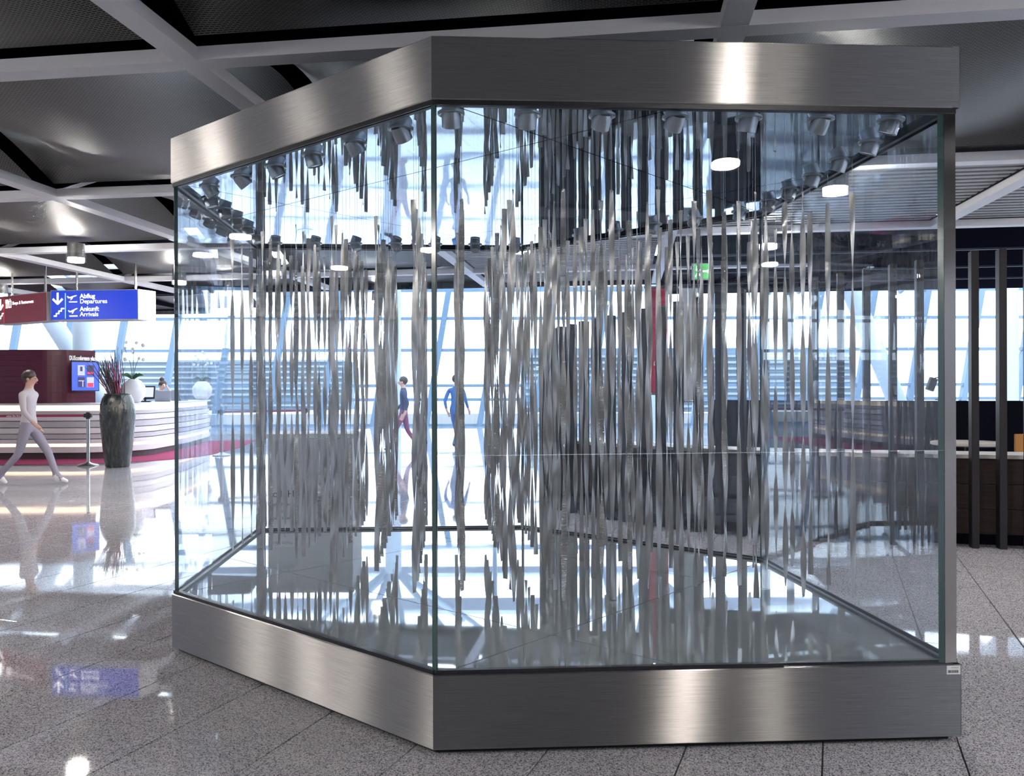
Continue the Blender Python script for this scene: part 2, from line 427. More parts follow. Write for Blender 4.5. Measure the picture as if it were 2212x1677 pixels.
for i in range(6):
    p, q = HEX[i], HEX[(i + 1) % 6]
    cpart('plinth_panel', uv_panel('plinth_panel', p, q, Z0, Z1, 0.03, 'steel_brushed'))
    cpart('header_panel', uv_panel('header_panel', p, q, Z2, Z3, 0.03, 'steel_brushed'))
inn = inset(HEX, 0.03)
cpart('kick_recess', MB().prism(inset(HEX, 0.035), 0.0, Z0 + 0.02).me('kick_recess', 'kick'))
cpart('plinth_core', MB().prism(inn, Z0 + 0.02, Z1 - 0.02).me('plinth_core', 'kick'))
cpart('header_core', MB().prism(inn, Z2 + 0.06, Z3 - 0.01).me('header_core', 'kick'))
# floor and ceiling mirror panels cut along the seams
def split(polys, a, b_, gap=0.0035):
    d = (b_ - a).normalized(); n = Vector((-d.y, d.x)); out = []
    for poly in polys:
        for sgn in (1, -1):
            res = []
            m_ = len(poly)
            for i in range(m_):
                P, Q = poly[i], poly[(i + 1) % m_]
                sp_, sq = sgn * n.dot(P - a) - gap, sgn * n.dot(Q - a) - gap
                if sp_ >= 0: res.append(P)
                if sp_ * sq < 0: res.append(P + (Q - P) * (sp_ / (sp_ - sq)))
            if len(res) >= 3:
                area = sum(res[k].x * res[(k + 1) % len(res)].y - res[(k + 1) % len(res)].x * res[k].y for k in range(len(res))) / 2
                if abs(area) > 0.003: out.append(res)
    return out
C_, R_, BR_, BB_, BL_, L_ = HEX
mid = lambda a, b_: (a + b_) / 2
panels = [inset(HEX, 0.05)]
for a, b_ in ((C_, BR_), (L_, BB_), (mid(L_, BL_), mid(C_, R_)), (mid(BB_, BL_), mid(R_, BR_))): panels = split(panels, a, b_)
for pl in panels:
    cpart('floor_panel', MB().prism(pl, Z1 - 0.02, Z1 - 0.004).me('floor_panel', 'mirror_floor'))
    cpart('ceiling_panel', MB().prism(pl, Z2 + 0.004, Z2 + 0.025).me('ceiling_panel', 'mirror_ceiling'))
# sills, gaskets, panes
GO, GT = 0.012, 0.019        # glass offset from steel face, glass thickness
ga = inset(HEX, GO); gb = inset(HEX, GO + GT); sa = inset(HEX, 0.052)
def quad_prism(p, q, r, s_, z0, z1): return MB().prism([p, q, r, s_], z0, z1)
names = ORDER
for i in range(6):
    j = (i + 1) % 6
    a0, a1, b0, b1 = ga[i], ga[j], gb[i], gb[j]
    d = (a1 - a0).normalized()
    trim0 = 0.0105; trim1 = 0.0105
    if names[i] in ('R', 'BL'): trim0 = 0.05
    if names[j] in ('R', 'BL'): trim1 = 0.05
    A0, A1 = a0 + d * trim0, a1 - d * trim1; B0, B1 = b0 + d * (trim0 - .0035), b1 - d * (trim1 - .0035)
    z0, z1 = Z1 - 0.012, Z2 + 0.02
    vs = [(A0.x, A0.y, z0), (A1.x, A1.y, z0), (B1.x, B1.y, z0), (B0.x, B0.y, z0), (A0.x, A0.y, z1), (A1.x, A1.y, z1), (B1.x, B1.y, z1), (B0.x, B0.y, z1)]
    fs = [(0, 3, 2, 1), (4, 5, 6, 7), (0, 1, 5, 4), (2, 3, 7, 6), (1, 2, 6, 5), (3, 0, 4, 7)]
    cpart('glass_pane', mesh('glass_pane', vs, fs, None, mats=['glass_case', 'glass_edge'], midx=[1, 1, 0, 0, 1, 1]))
    # outer gaskets
    nrm = Vector((d.y, -d.x))
    o0, o1 = a0 + nrm * 0.006, a1 + nrm * 0.006
    e1 = o0 + (o1 - o0) * 0.66 if i == 0 else o1 - d * 0.004
    cpart('gasket', quad_prism(o0 + d * .006, e1, a0 + (a1 - a0) * (0.66 if i == 0 else 1.0) - nrm * .001, a0 + d * .006 - nrm * .001, Z1 - 0.002, Z1 + 0.017).me('gasket', 'gasket'))
    cpart('gasket', quad_prism(o0 + d * .006, o1 - d * .004, a1 - nrm * .001, a0 + d * .006 - nrm * .001, Z2 - 0.020, Z2 + 0.002).me('gasket', 'gasket'))
    cpart('sill', quad_prism(gb[i], gb[j], sa[j], sa[i], Z1 - 0.004, Z1 + 0.010).me('sill', 'gasket'))
    cpart('head_trim', quad_prism(gb[i], gb[j], sa[j], sa[i], Z2 - 0.016, Z2 + 0.03).me('head_trim', 'gasket'))
    # silicone joint at the corner where glass meets glass
    if names[i] not in ('R', 'BL'):
        prev = (ga[i] - ga[i - 1]).normalized()
        cpart('glass_joint', MB().prism([ga[i] - prev * .0095, ga[i] + d * .0095, gb[i] + d * .006, gb[i] - prev * .006], Z1 - .01, Z2 + .02).me('glass_joint', 'glass_edge'))
    else:
        prev = (ga[i] - ga[i - 1]).normalized(); k_ = ga[i]
        poly = [k_ - prev * .048, k_, k_ + d * .048, gb[i] + d * .034, gb[i] + d * .02 - prev * .02, gb[i] - prev * .034]
        cpart('corner_post', MB().prism(poly, Z1 - .002, Z2 + .01).me('corner_post', 'steel_post'))
# inventory sticker on the plinth by the steel corner post
dR = (R_ - C_).normalized(); nR = Vector((dR.y, -dR.x))
st = cpart('barcode_sticker', MB().me('e', 'print_white') if False else mesh('barcode_sticker', [(0, 0, 0), (.058, 0, 0), (.058, .036, 0), (0, .036, 0), (0, 0, .0008), (.058, 0, .0008), (.058, .036, .0008), (0, .036, .0008)],
      [(0, 3, 2, 1), (4, 5, 6, 7), (0, 1, 5, 4), (1, 2, 6, 5), (2, 3, 7, 6), (3, 0, 4, 7)], 'print_white'))
sp0 = R_ - dR * 0.062 + nR * 0.0003
st.matrix_local = Matrix.Translation(CINV) @ frame((dR.x, dR.y, 0), (0, 0, 1), (sp0.x, sp0.y, Z1 - 0.041))
x = 0.006; mb = MB()
while x < 0.050:
    w_ = rnd.choice((.0007, .0012, .002)); mb.box((x, .012, .001), (w_, .011, .0006)); x += w_ + rnd.choice((.0008, .0014))
mb.obj('barcode', 'print_grey', st)
obj('print', text_me('print', 'International', .0055, 'print_grey', .0002), st, (.020, .026, .001))
# lettering on the rear pane, to be read from outside
dB = (BL_ - BB_).normalized()            # runs left as seen from the camera
nB = Vector((dB.y, -dB.x))
for txt, sz, zz in (('Helios', .080, .585), ('Licht - Skulptur', .036, .515), ('von', .036, .460), ('Heinz Mack', .036, .405)):
    me = text_me('pane_lettering', txt, sz, 'print_grey', .0005, 'CENTER')
    cpos = BL_ - dB * 0.20 + nB * (-GO + 0.0015)
    o = cpart('pane_lettering', me)
    o.matrix_local = Matrix.Translation(CINV) @ frame((dB.x, dB.y, 0), (0, 0, 1), (cpos.x, cpos.y, zz))

# ------------------------------------------------------------------ spotlights in the mirrored ceiling
ring = MB().lathe([(.040, .0), (.057, .0), (.057, -.004), (.050, -.008), (.041, -.006)], 28, caps=(0, 0)).me('flange', 'steel_lamp', True)
barrel = MB().lathe([(.024, .028), (.036, .022), (.040, 0), (.039, -.045), (.036, -.047), (.032, -.044)], 24, caps=(1, 0)).me('barrel', 'steel_lamp', True)
refl = MB().lathe([(.031, -.043), (.012, -.030), (.004, -.030)], 20).me('reflector', 'steel_plain', True)
bulb = MB().lathe([(.010, -.041), (.012, -.034), (.008, -.028)], 12).me('bulb', 'glass_lamp', True)
lam = inset(HEX, 0.19)
ci = Vector((-0.005, 5.24))
SIDE = ['front pane beside the barcode sticker', 'pane beside the bar', 'rear pane towards the bar', 'rear pane with the lettering', 'pane beside the reception', 'front pane facing the airport sign']
for i in range(6):
    a, b_ = lam[i], lam[(i + 1) % 6]
    for k in range(6):
        p_ = a + (b_ - a) * ((k + 0.02) / 6 if k else 0.0)
        if i in (1, 4) and k: e_ = (b_ - a).normalized(); p_ = p_ + Vector((e_.y, -e_.x)) * 0.075      # clear of the outermost wires
        s_ = empty('spotlight', (p_.x, p_.y, Z2 + 0.0038))
        tag(s_, 'small brushed steel swivel spotlight in mirrored ceiling, along the ' + SIDE[i], 'spotlight', 'swivel spotlights around the case ceiling')
        obj('flange', ring, s_)
        dirv = (ci - p_).normalized(); tilt = rnd.uniform(.25, .75) if i not in (1, 4) else rnd.uniform(.25, .5)
        M = Matrix.Rotation(math.atan2(dirv.y, dirv.x) + rnd.uniform(-.5, .5), 4, 'Z') @ Matrix.Rotation(-tilt, 4, 'Y')
        br_ = obj('barrel', barrel, s_); br_.matrix_local = Matrix.Translation((0, 0, -.010)) @ M
        obj('reflector', refl, br_); obj('bulb', bulb, br_)

# ------------------------------------------------------------------ the hanging ribbons
RZ0, RZ1, RW = 0.468, 2.378, 0.0275
RL = RZ1 - RZ0
def ribbon(name, mat, turns, seed, crinkle):
    r = random.Random(seed); n = 72; vs = []; fs = []
    ph2 = r.uniform(0, 6.28); amp = r.uniform(.15, .45); bow = r.uniform(-.0015, .0015)
    for k in range(n + 1):
        t = k / n; e_ = t
        ang = turns * PI * (e_ + amp * .10 * math.sin(2 * PI * t + ph2))
        z = RZ1 - RL * t - RZ0
        cx = bow * math.sin(PI * t * 2 + ph2); cy = bow * math.cos(PI * t * 2.6)
        if crinkle: cx += r.uniform(-.0016, .0016); cy += r.uniform(-.0016, .0016); ang += r.uniform(-.07, .07)
        ux, uy = math.cos(ang), math.sin(ang); curl = .0022
        for s_, th in ((-1, -1), (0, -1), (1, -1), (1, 1), (0, 1), (-1, 1)):
            off = (curl if s_ == 0 else 0) + th * .0004
            vs.append((cx + ux * s_ * RW / 2 - uy * off, cy + uy * s_ * RW / 2 + ux * off, z))
    for k in range(n):
        for q in range(6):
            fs.append((k * 6 + q, (k + 1) * 6 + q, (k + 1) * 6 + (q + 1) % 6, k * 6 + (q + 1) % 6))
    fs.append((0, 1, 2, 3, 4, 5)); e_ = n * 6; fs.append((e_ + 5, e_ + 4, e_ + 3, e_ + 2, e_ + 1, e_))
    me = mesh(name, vs, fs, mat, smooth=True)
    try: me.set_sharp_from_angle(angle=math.radians(50))
    except Exception: pass
    return me
smooth_me = [ribbon('strip', 'ribbon_smooth', t, 10 + i, False) for i, t in enumerate((2.3, 2.7, 3.0, 3.3, 3.6, -2.5, -2.9, -3.2, 4.0, 2.05))]
crink_me = [ribbon('strip', 'ribbon_crinkled', t, 40 + i, True) for i, t in enumerate((2.0, 2.6, -3.0, 3.4))]
wire_me = MB().bar((0, 0, RL - .006), (0, 0, Z2 + 0.004 - RZ0), .0009, n=5).me('hanging_wire', 'wire')
clip_me = MB().box((0, 0, RL - .004), (.006, .004, .010)).me('wire_clip', 'wire')
uD = Vector((math.cos(.0575), math.sin(.0575))); vD = Vector((-math.sin(.0575), math.cos(.0575)))
org = Vector((.086, 3.99)); GP = 0.2295
jmin = {0: 0, 1: 0, 2: 0, 3: 0, 4: 0, 5: 0, 6: 0, 7: 0, -1: 1, -2: 1, -3: 3, -4: 3, -5: 4, -6: 5, -7: 6}
for k in range(-7, 8):
    for j in range(jmin[k], 13 - jmin[-k]):
        p_ = org + uD * (k * GP) + vD * (j * GP)
        cr = rnd.random() < 0.2
        e_ = empty('steel_ribbon', (p_.x + rnd.uniform(-.006, .006), p_.y + rnd.uniform(-.006, .006), RZ0 + rnd.uniform(-.006, .006)), 0)
        if cr: tag(e_, 'crinkled twisted steel strip hanging from a thin wire inside the glass case', 'metal strip', 'crinkled hanging steel strips')
        else: tag(e_, 'smooth twisted steel strip hanging from a thin wire inside the glass case', 'metal strip', 'smooth hanging steel strips')
        obj('strip', rnd.choice(crink_me if cr else smooth_me), e_, (0, 0, 0), (0, 0, rnd.uniform(0, PI)))
        obj('hanging_wire', wire_me, e_); obj('wire_clip', clip_me, e_)

# ------------------------------------------------------------------ hall ceiling: beam grid, wavy mesh panels, slats
GA = math.radians(-8.5); g1 = Vector((math.cos(GA), math.sin(GA))); g2 = Vector((-math.sin(GA), math.cos(GA)))
GO_ = Vector((-1.58, 4.51)); CELL = 2.75; CZ = 3.15
def gp(a, b_): 
    q = GO_ + g1 * (a * CELL) + g2 * (b_ * CELL); return q
def gbox(mb, a0, a1, b0, b1, z0, z1):
    mb.prism([gp(a0, b0), gp(a1, b0), gp(a1, b1), gp(a0, b1)], z0, z1); return mb
ceil = struct(empty('ceiling', (0, 0, 0)))
gbox(MB(), -7, 4.6, -5.5, 3.62, 4.30, 4.5).obj('void_panel', 'void', ceil)
gbox(MB(), -7, -2.5, 3.62, 5.0, 4.30, 4.5).obj('void_panel', 'void', ceil)
hw = 0.065 / CELL
def emax(a): return 5.0 if a <= -2.5 else 3.62
for bq in range(-5, 6):
    a0, a1 = (-7, 4.6) if bq <= 3 else (-7, -2.5)
    if bq > 5: continue
    b0 = min(bq, 5.0)
    if bq >= 2: a1 = min(a1, 1.75) if bq > 2 else a1
    gbox(MB(), a0, a1, b0 - hw, b0 + hw, CZ, CZ + 0.07).obj('beam', 'beam_paint', ceil)
for aq in range(-6, 5):
    b1 = 5.0 if aq <= -3 else 3.62
    if aq >= 2: b1 = 2.0
    gbox(MB(), aq - hw, aq + hw, -5, b1, CZ + .001, CZ + 0.069).obj('beam', 'beam_paint', ceil)
gbox(MB(), -2.5, 1.75, 3.62 - hw, 3.62 + hw, CZ, CZ + .45).obj('fascia', 'bar_black', ceil)
gbox(MB(), -7, -2.5, 5 - hw, 5 + hw, CZ, CZ + .45).obj('fascia', 'bar_black', ceil)
gbox(MB(), -2.5 - hw, -2.5 + hw, 3.62, 5, CZ, CZ + .45).obj('fascia', 'bar_black', ceil)
def mesh_panel(a, b_, bl_=1.0):
    n = 20; vs = []; fs = []; uvs = []
    for iy in range(n + 1):
        for ix in range(n + 1):
            s_, t_ = ix / n, iy / n
            aa = a + 0.03 + s_ * 0.94; bb = b_ + (0.045 + t_ * 0.91) * bl_
            q = gp(aa, bb)
            edge = abs(2 * s_ - 1) ** 2.2
            wv = math.sin(PI * t_)
            z = CZ + .10 + .36 * edge * wv - .05 * wv * (1 - edge)
            vs.append((q.x, q.y, z))
    for iy in range(n):
        for ix in range(n):
            f = (iy * (n + 1) + ix, (iy + 1) * (n + 1) + ix, (iy + 1) * (n + 1) + ix + 1, iy * (n + 1) + ix + 1)
            fs.append(f)
            uvs.append([((k % (n + 1)) / n * 2.6, (k // (n + 1)) / n * 2.5 * bl_) for k in f])
    return obj('mesh_panel', mesh('mesh_panel', vs, fs, 'mesh_metal', uvs, smooth=True), ceil)
def slat_panel(a, b_, bl_=1.0, cnt=19):
    for k in range(cnt):
        bb = b_ + (0.05 + 0.9 * (k + .5) / cnt) * bl_
        gbox(MB(), a + 0.04, a + 0.96, bb - .0125, bb + .0125, CZ + .06, CZ + .12).obj('slat', 'slat_paint', ceil)
    gbox(MB(), a + .03, a + .97, b_ + .03, b_ + (.97 * bl_), CZ + .165, CZ + .18).obj('slat_backing', 'slat_backing', ceil)
for a in range(-6, 4):
    for bq in range(-4, 5):
        top = emax(a + .5)
        if bq >= top: continue
        bl_ = min(1.0, top - bq)
        if bl_ < .3: continue
        if a >= 0 and bq >= 1:
            if a <= 1 or bq == 1:
                if not (a >= 1 and bq >= 2): slat_panel(a, bq, bl_, int(19 * bl_))
        else: mesh_panel(a, bq, bl_)
# dark ceiling over the bar
gbox(MB(), 1.0 + hw, 4.6, 2.0 + hw, 4.3, CZ + .03, CZ + .15).obj('bar_ceiling', 'bar_black', ceil)
for bq in (2.6, 3.2, 3.7): gbox(MB(), 1.05, 4.5, bq, bq + .012, CZ + .005, CZ + .03).obj('track_rail', 'duct', ceil)

# ------------------------------------------------------------------ ceiling downlights
lb = MB().lathe([(.085, .17), (.095, .17), (.095, .0), (.085, .0)], 28).me('housing', 'steel_plain', True)
le = MB().lathe([(.086, -.001), (.090, -.006), (.090, -.030), (.084, -.034)], 24).me('diffuser', 'lamp_emit')
lg = MB().lathe([(.105, -.045), (.108, -.045), (.108, .055), (.105, .055)], 28, caps=(0, 0)).me('glass_collar', 'glass_lamp', True)
lamp_n = 0
def downlight(x, y, z=3.0, label=None):
    o = empty('ceiling_downlight', (x, y, z))
    tag(o, label or 'lit round ceiling downlight with a clear glass collar', 'ceiling light', 'ceiling downlights of the hall')
    obj('housing', lb, o, (0, 0, 0)); obj('diffuser', le, o); obj('glass_collar', lg, o)
downlight(*at(165, 556, 10.1).xy, 3.0, 'lit round ceiling downlight with glass collar above the airport sign')
for (px, py) in ((388, 606), (495, 631), (592, 586), (815, 650), (1130, 538), (1805, 408), (1660, 530), (3, 633)):
    d_ = 1.55 * F_PX / (PY0 - py); q = at(px, py, d_); downlight(q.x, q.y)
for (x, y) in ((-5.66, 5.12), (-7.8, 4.28), (-6.3, 3.2), (-6.9, 5.75), (-8.6, 8.2), (-9.6, 11.0), (-4.4, 1.2), (-7.4, .4)):
    downlight(x, y)
downlight(1.85, 1.2)
for a, b_ in ((2.6, -.1), (3.4, 0.0), (2.6, 1.0), (-.6, -2), (.5, -3), (2.5, -2.5)):
    q = gp(a, b_); downlight(q.x, q.y)

# ------------------------------------------------------------------ outer walls, facade, roof
FY = 34.0
struct(MB().box((0, -12.1, 2.6), (56, .2, 5.2)).obj('wall_back', 'hall_wall'))
struct(MB().box((24.1, 8, 3.5), (.2, 40, 7)).obj('wall_right', 'hall_wall'))
struct(MB().box((0, 75, -.25), (240, 82, .1)).obj('outside_ground', 'outside_paving'))
win = struct(empty('window_1', (0, FY, 0)), 'tall glazed hall facade with leaning mullions')
XS = [-30 + 2.1 * i for i in range(27)]
LEAN = 0.17
ZT = [0.0, 1.05, 1.6, 3.0, 4.25, 5.4]
def fx(x, z): return x + LEAN * z
for x in XS:
    MB().add([(fx(x, 0) - .11, -.12, 0), (fx(x, 0) + .11, -.12, 0), (fx(x, 0) + .11, .12, 0), (fx(x, 0) - .11, .12, 0),
              (fx(x, 5.4) - .11, -.12, 5.4), (fx(x, 5.4) + .11, -.12, 5.4), (fx(x, 5.4) + .11, .12, 5.4), (fx(x, 5.4) - .11, .12, 5.4)],
             [(0, 3, 2, 1), (4, 5, 6, 7), (0, 1, 5, 4), (1, 2, 6, 5), (2, 3, 7, 6), (3, 0, 4, 7)]).obj('mullion', 'facade_frame', win)
for z in ZT: MB().box((-1.5, -.02, z), (58, .12, .12 if z not in (0, 5.4) else .2)).obj('transom', 'facade_frame', win)
for i in range(len(XS) - 1):
    for k in range(len(ZT) - 1):
        x0, x1, z0, z1 = XS[i], XS[i + 1], ZT[k], ZT[k + 1]
        obj('pane', mesh('pane', [(fx(x0, z0), .05, z0), (fx(x1, z0), .05, z0), (fx(x1, z1), .05, z1), (fx(x0, z1), .05, z1)], [(0, 1, 2, 3)], 'glass_facade'), win)
struct(MB().box((-26.6, 8, 3.5), (.2, 50, 7)).obj('wall_left', 'hall_wall'))
# sloping roof with skylight slots and white trusses
roof = struct(empty('roof', (0, 0, 0)), 'high sloping roof with skylight slots')
def rz(y): return 5.5 + (FY - y) * 0.30
y = 11.0; kk = 0
while y < FY:
    w_ = .5 if kk % 3 else .8
    y1 = min(y + w_, FY)
    MB().add([(-30, y, rz(y)), (30, y, rz(y)), (30, y1, rz(y1)), (-30, y1, rz(y1)), (-30, y, rz(y) + .15), (30, y, rz(y) + .15), (30, y1, rz(y1) + .15), (-30, y1, rz(y1) + .15)],
             [(0, 3, 2, 1), (4, 5, 6, 7), (0, 1, 5, 4), (1, 2, 6, 5), (2, 3, 7, 6), (3, 0, 4, 7)]).obj('roof_panel', 'roof_panel', roof)
    y = y1 + (1.7 if kk % 2 else 1.3); kk += 1
for x in range(-28, 30, 4): MB().bar((x, 11, rz(11) - .25), (x, FY, rz(FY) - .25), .09).obj('rafter', 'white_steel', roof)
def tree_column(x, y, hgt, label):
    c = empty('tree_column', (x, y, 0)); tag(c, label, 'column', 'white steel tree columns')
    MB().lathe([(.24, 0), (.24, hgt)], 20).obj('shaft', 'white_steel', c, True)
    for k in range(8):
        t = 2 * PI * k / 8 + .3; ex, ey = 4.2 * math.cos(t), 3.6 * math.sin(t)
        MB().bar((0, 0, hgt - .15), (ex, ey, rz(y + ey) - .2), .10, .06).obj('branch', 'white_steel', c)
for (x, y) in ((-10.6, 22.2), (-3.0, 25.5), (4.5, 24.5), (12.5, 21), (-17, 26)):
    tree_column(x, y, 4.6, 'white steel column branching into roof struts before the glazed facade')
c = empty('leaning_column', (9.6, 20, 0)); tag(c, 'thick pale leaning steel tube beyond the dark bar posts', 'column')
a_, b_ = at(1835, 620, 20), at(1925, 840, 20)
d_ = (b_ - a_); top = a_ - d_ * 1.2; bot = b_ + d_ * ((b_.z) / -d_.z)
MB().bar(bot - c.location, top - c.location, .21, n=20).obj('shaft', 'white_steel', c, True)
MB().lathe([(.34, 0), (.34, .03), (.25, .05)], 20).obj('foot', 'white_steel', c, True, loc=(bot.x - 9.6, 0, 0))
c = empty('leaning_column', (-12, 24, 0)); tag(c, 'thick pale leaning steel tube rising behind the burgundy wall', 'column')
a_, b_ = at(112, 690, 23), at(175, 790, 23); d_ = b_ - a_; bot = b_ + d_ * (b_.z / -d_.z); top = a_ - d_ * 1.0
MB().bar(bot - c.location, top - c.location, .24, n=20).obj('shaft', 'white_steel', c, True)
MB().lathe([(.38, 0), (.38, .03), (.28, .05)], 20).obj('foot', 'white_steel', c, True, loc=(bot.x + 12, bot.y - 24, 0))
# a pale building outside
for (x0, x1, y, h) in ((2, 26, 62, 4.5), (-40, -12, 70, 4.0)):
    bd = empty('terminal_building', ((x0 + x1) / 2, y, 0)); tag(bd, 'pale low terminal building with louvred front outside ' + ('beyond the bar' if x0 > 0 else 'beyond the reception'), 'building')
    MB().box((0, 2, h / 2 - .2), (x1 - x0, 4, h)).obj('wall', 'far_wall', bd)
    for k in range(9): MB().box((0, -.1, .2 + k * .45), (x1 - x0 - .4, .3, .16)).obj('louvre', 'far_band', bd)

# ------------------------------------------------------------------ reception counter
def arc(cx, cy, r, a0, a1, n=14): return [(cx + r * math.cos(a0 + (a1 - a0) * k / n), cy + r * math.sin(a0 + (a1 - a0) * k / n)) for k in range(n + 1)]
cpath = [(-18.0, 18.3), (-13, 18.2)] + arc(-8.95, 19.45, 1.25, -PI / 2, 0) + [(-7.75, 21.5), (-8.0, 23.4), (-8.2, 24.6)]
desk = empty('reception_counter', (-11.5, 20, 0)); tag(desk, 'long curved white reception counter with warm lit bands', 'counter')
def dpart(name, o0, o1, z0, z1, mat): 
    return sweep(cpath, o0, o1, z0, z1).obj(name, mat, desk, loc=(11.5, -20, 0))
dpart('worktop', -.75, .10, 1.135, 1.175, 'counter_white')
dpart('body', -.6, -.05, .02, 1.135, 'counter_grey')
dpart('light_band', -.05, .0, 1.02, 1.133, 'led_warm')
zz = [1.02, .93, .80, .66, .53, .42, .325]
for k in range(6): dpart('band', -.05, .02 + .025 * (k % 2) + .012 * k, zz[k + 1] + .012, zz[k] - .004, 'counter_white' if k % 2 else 'counter_grey')
dpart('light_band', -.05, .05, .272, .318, 'led_warm')
dpart('band', -.05, .085, .14, .262, 'counter_white')
dpart('toe_kick', -.05, .03, .0, .13, 'counter_dark')
carpet = sweep(cpath, .034, 1.35, 0.0005, .008).obj('carpet', 'carpet'); tag(carpet, 'red-magenta carpet strip around foot of the reception counter', 'carpet')
# burgundy wall
wpath = [(-18.2, 18.95), (-10.2, 18.75)] + arc(-10.0, 19.95, 1.2, -PI / 2 + .05, -PI / 2 + .70, 8) + [(-8.95, 19.34)]
wall = empty('burgundy_wall', (-12, 19, 1.176)); tag(wall, 'curved burgundy boarded wall standing on the reception counter', 'wall panel')
for k in range(10):
    z0 = .005 + k * .1165
    sweep(wpath, -.12, 0.0, z0, z0 + .106).obj('board', 'burgundy', wall, loc=(12, -19, 0))
sweep(wpath, -.11, -.012, 0.0, 1.165).obj('backing', 'counter_dark', wall, loc=(12, -19, 0))
tme_ = text_me('wall_lettering', 'DUSconference plus', .14, 'letter_white', .012, bold=.004)
wl = max(v_.co.x for v_ in tme_.vertices)
o = obj('wall_lettering', tme_, wall)
o.matrix_local = Matrix.Translation((12, -19, -1.176)) @ frame((.74, .67, 0), (0, 0, 1), (-9.34, 18.94, 1.45 + (PY0 - 776) / F_PX * 19.0)) @ Matrix.Diagonal((.55 / wl, 1, 1, 1))
sc_ = empty('wall_monitor', tuple(at(184, 811, 18.85))); tag(sc_, 'tilted blue display screen with four pictures on the burgundy wall', 'screen')
MS = frame((.86, .51, 0), (0, .0, 1), tuple(at(184, 811, 18.85)))
sc_.matrix_world = MS
obj('casing', bevel_box_me('casing', (.56, .65, .08), .01, 'plastic_black'), sc_)
MB().box((0, 0, .042), (.53, .62, .004)).obj('display', 'screen_blue', sc_)
for (x, y, mm, w_, h_) in ((-.08, .13, 'screen_pale', .14, .22), (.10, .13, 'screen_dark', .14, .22), (-.08, -.13, 'screen_dark', .14, .22), (.10, -.13, 'screen_pale', .14, .22)):
    MB().box((x, y, .046), (w_, h_, .003)).obj('picture', mm, sc_)
MB().box((.10, -.19, .049), (.12, .09, .002)).obj('picture', 'screen_red', sc_)
MB().box((.10, .07, .049), (.12, .05, .002)).obj('picture', 'screen_red', sc_)
MB().box((-.08, .16, .049), (.05, .10, .002)).obj('picture', 'screen_dark', sc_)
MB().box((-.08, -.10, .049), (.11, .02, .002)).obj('picture', 'screen_pale', sc_)
MB().box((-.05, -.17, .049), (.02, .12, .002)).obj('picture', 'screen_pale', sc_)
MB().box((0, 0, -.09), (.12, .2, .12)).obj('bracket', 'plastic_black', sc_)

# things on the counter
def orchid_pot(px, py, dep, label1, label2):
    q = at(px, py, dep); z = 1.175; r = .27
    pot = MB().lathe([(.10, 0), (.16, .02), (.24, .12), (.27, .25), (.25, .37), (.17, .48), (.10, .52), (.09, .50)], 28).obj('flower_pot', 'ceramic_white', None, True, loc=(q.x, q.y, z))
    tag(pot, label1, 'flower pot')
    pl = empty('orchid', (q.x, q.y, z + .50)); tag(pl, label2, 'plant')
    for k in range(3):
        dx = (-.16, .05, .20)[k]; h = (.72, .85, .60)[k]
        MB().path([(0, 0, -.02), (dx * .3, 0, h * .5), (dx, -.05, h)], [.008, .007, .004]).obj('stem', 'leaf', pl)
    for k in range(9):
        t = k * .7; MB().add([(0, 0, 0), (.05, 0, .10), (.14, 0, .16), (.24, 0, .10), (.14, 0, .09)], [(0, 1, 2, 3, 4)]).obj('leaf', 'leaf', pl, rot=(0, 0, t))
    for k in range(11):
        x = (-.16, .06, .20)[k % 3] + rnd.uniform(-.07, .07); zf = rnd.uniform(.42, .85)
        MB().lathe([(.004, -.02), (.045, 0), (.03, .015), (.004, .02)], 6, Matrix.Rotation(1.3, 3, 'X')).obj('flower', 'petal', pl, loc=(x, rnd.uniform(-.05, .05), zf), rot=(0, rnd.uniform(-1, 1), 0))
orchid_pot(287, 860, 19.0, 'round white ceramic pot on the counter behind the glazed vase', 'white orchid growing in the pot behind the glazed vase')
orchid_pot(437, 862, 24.4, 'round white ceramic pot at the far end of the counter', 'white orchid growing in the pot at the far counter end')
def laptop(px, py, dep, face, label, scr):
    q = at(px, py, dep); o = empty('laptop', (q.x, q.y, 1.176)); o.rotation_euler = (0, 0, face); tag(o, label, 'laptop')
    obj('keyboard_base', bevel_box_me('keyboard_base', (.36, .25, .02), .005, 'plastic_grey'), o, (0, 0, .011))
    lid = obj('screen_lid', bevel_box_me('screen_lid', (.36, .016, .25), .005, 'plastic_grey'), o, (0, .15, .14), (-.30, 0, 0))
    MB().box((0, -.0095, .005), (.33, .002, .21)).obj('display', scr, lid)
laptop(352, 868, 20.8, PI + .3, 'grey open laptop on the counter beside the desk terminal', 'screen_dark')
laptop(388, 868, 22.4, PI - .5, 'grey open laptop at bare far side of the counter', 'screen_dark')
q = at(313, 866, 19.9); mo = empty('desk_terminal', (q.x, q.y, 1.176)); mo.rotation_euler = (0, 0, .2); tag(mo, 'black desk terminal with pale screen beside the white pot', 'computer')
obj('stand', bevel_box_me('stand', (.26, .2, .03), .008, 'plastic_black'), mo, (0, 0, .016))
MB().bar((0, .03, .02), (0, .05, .14), .025).obj('neck', 'plastic_black', mo)
hd = obj('housing', bevel_box_me('housing', (.44, .05, .32), .01, 'plastic_black'), mo, (0, .04, .22), (-.35, 0, 0))
MB().box((0, -.027, 0), (.37, .003, .24)).obj('display', 'screen_pale', hd)

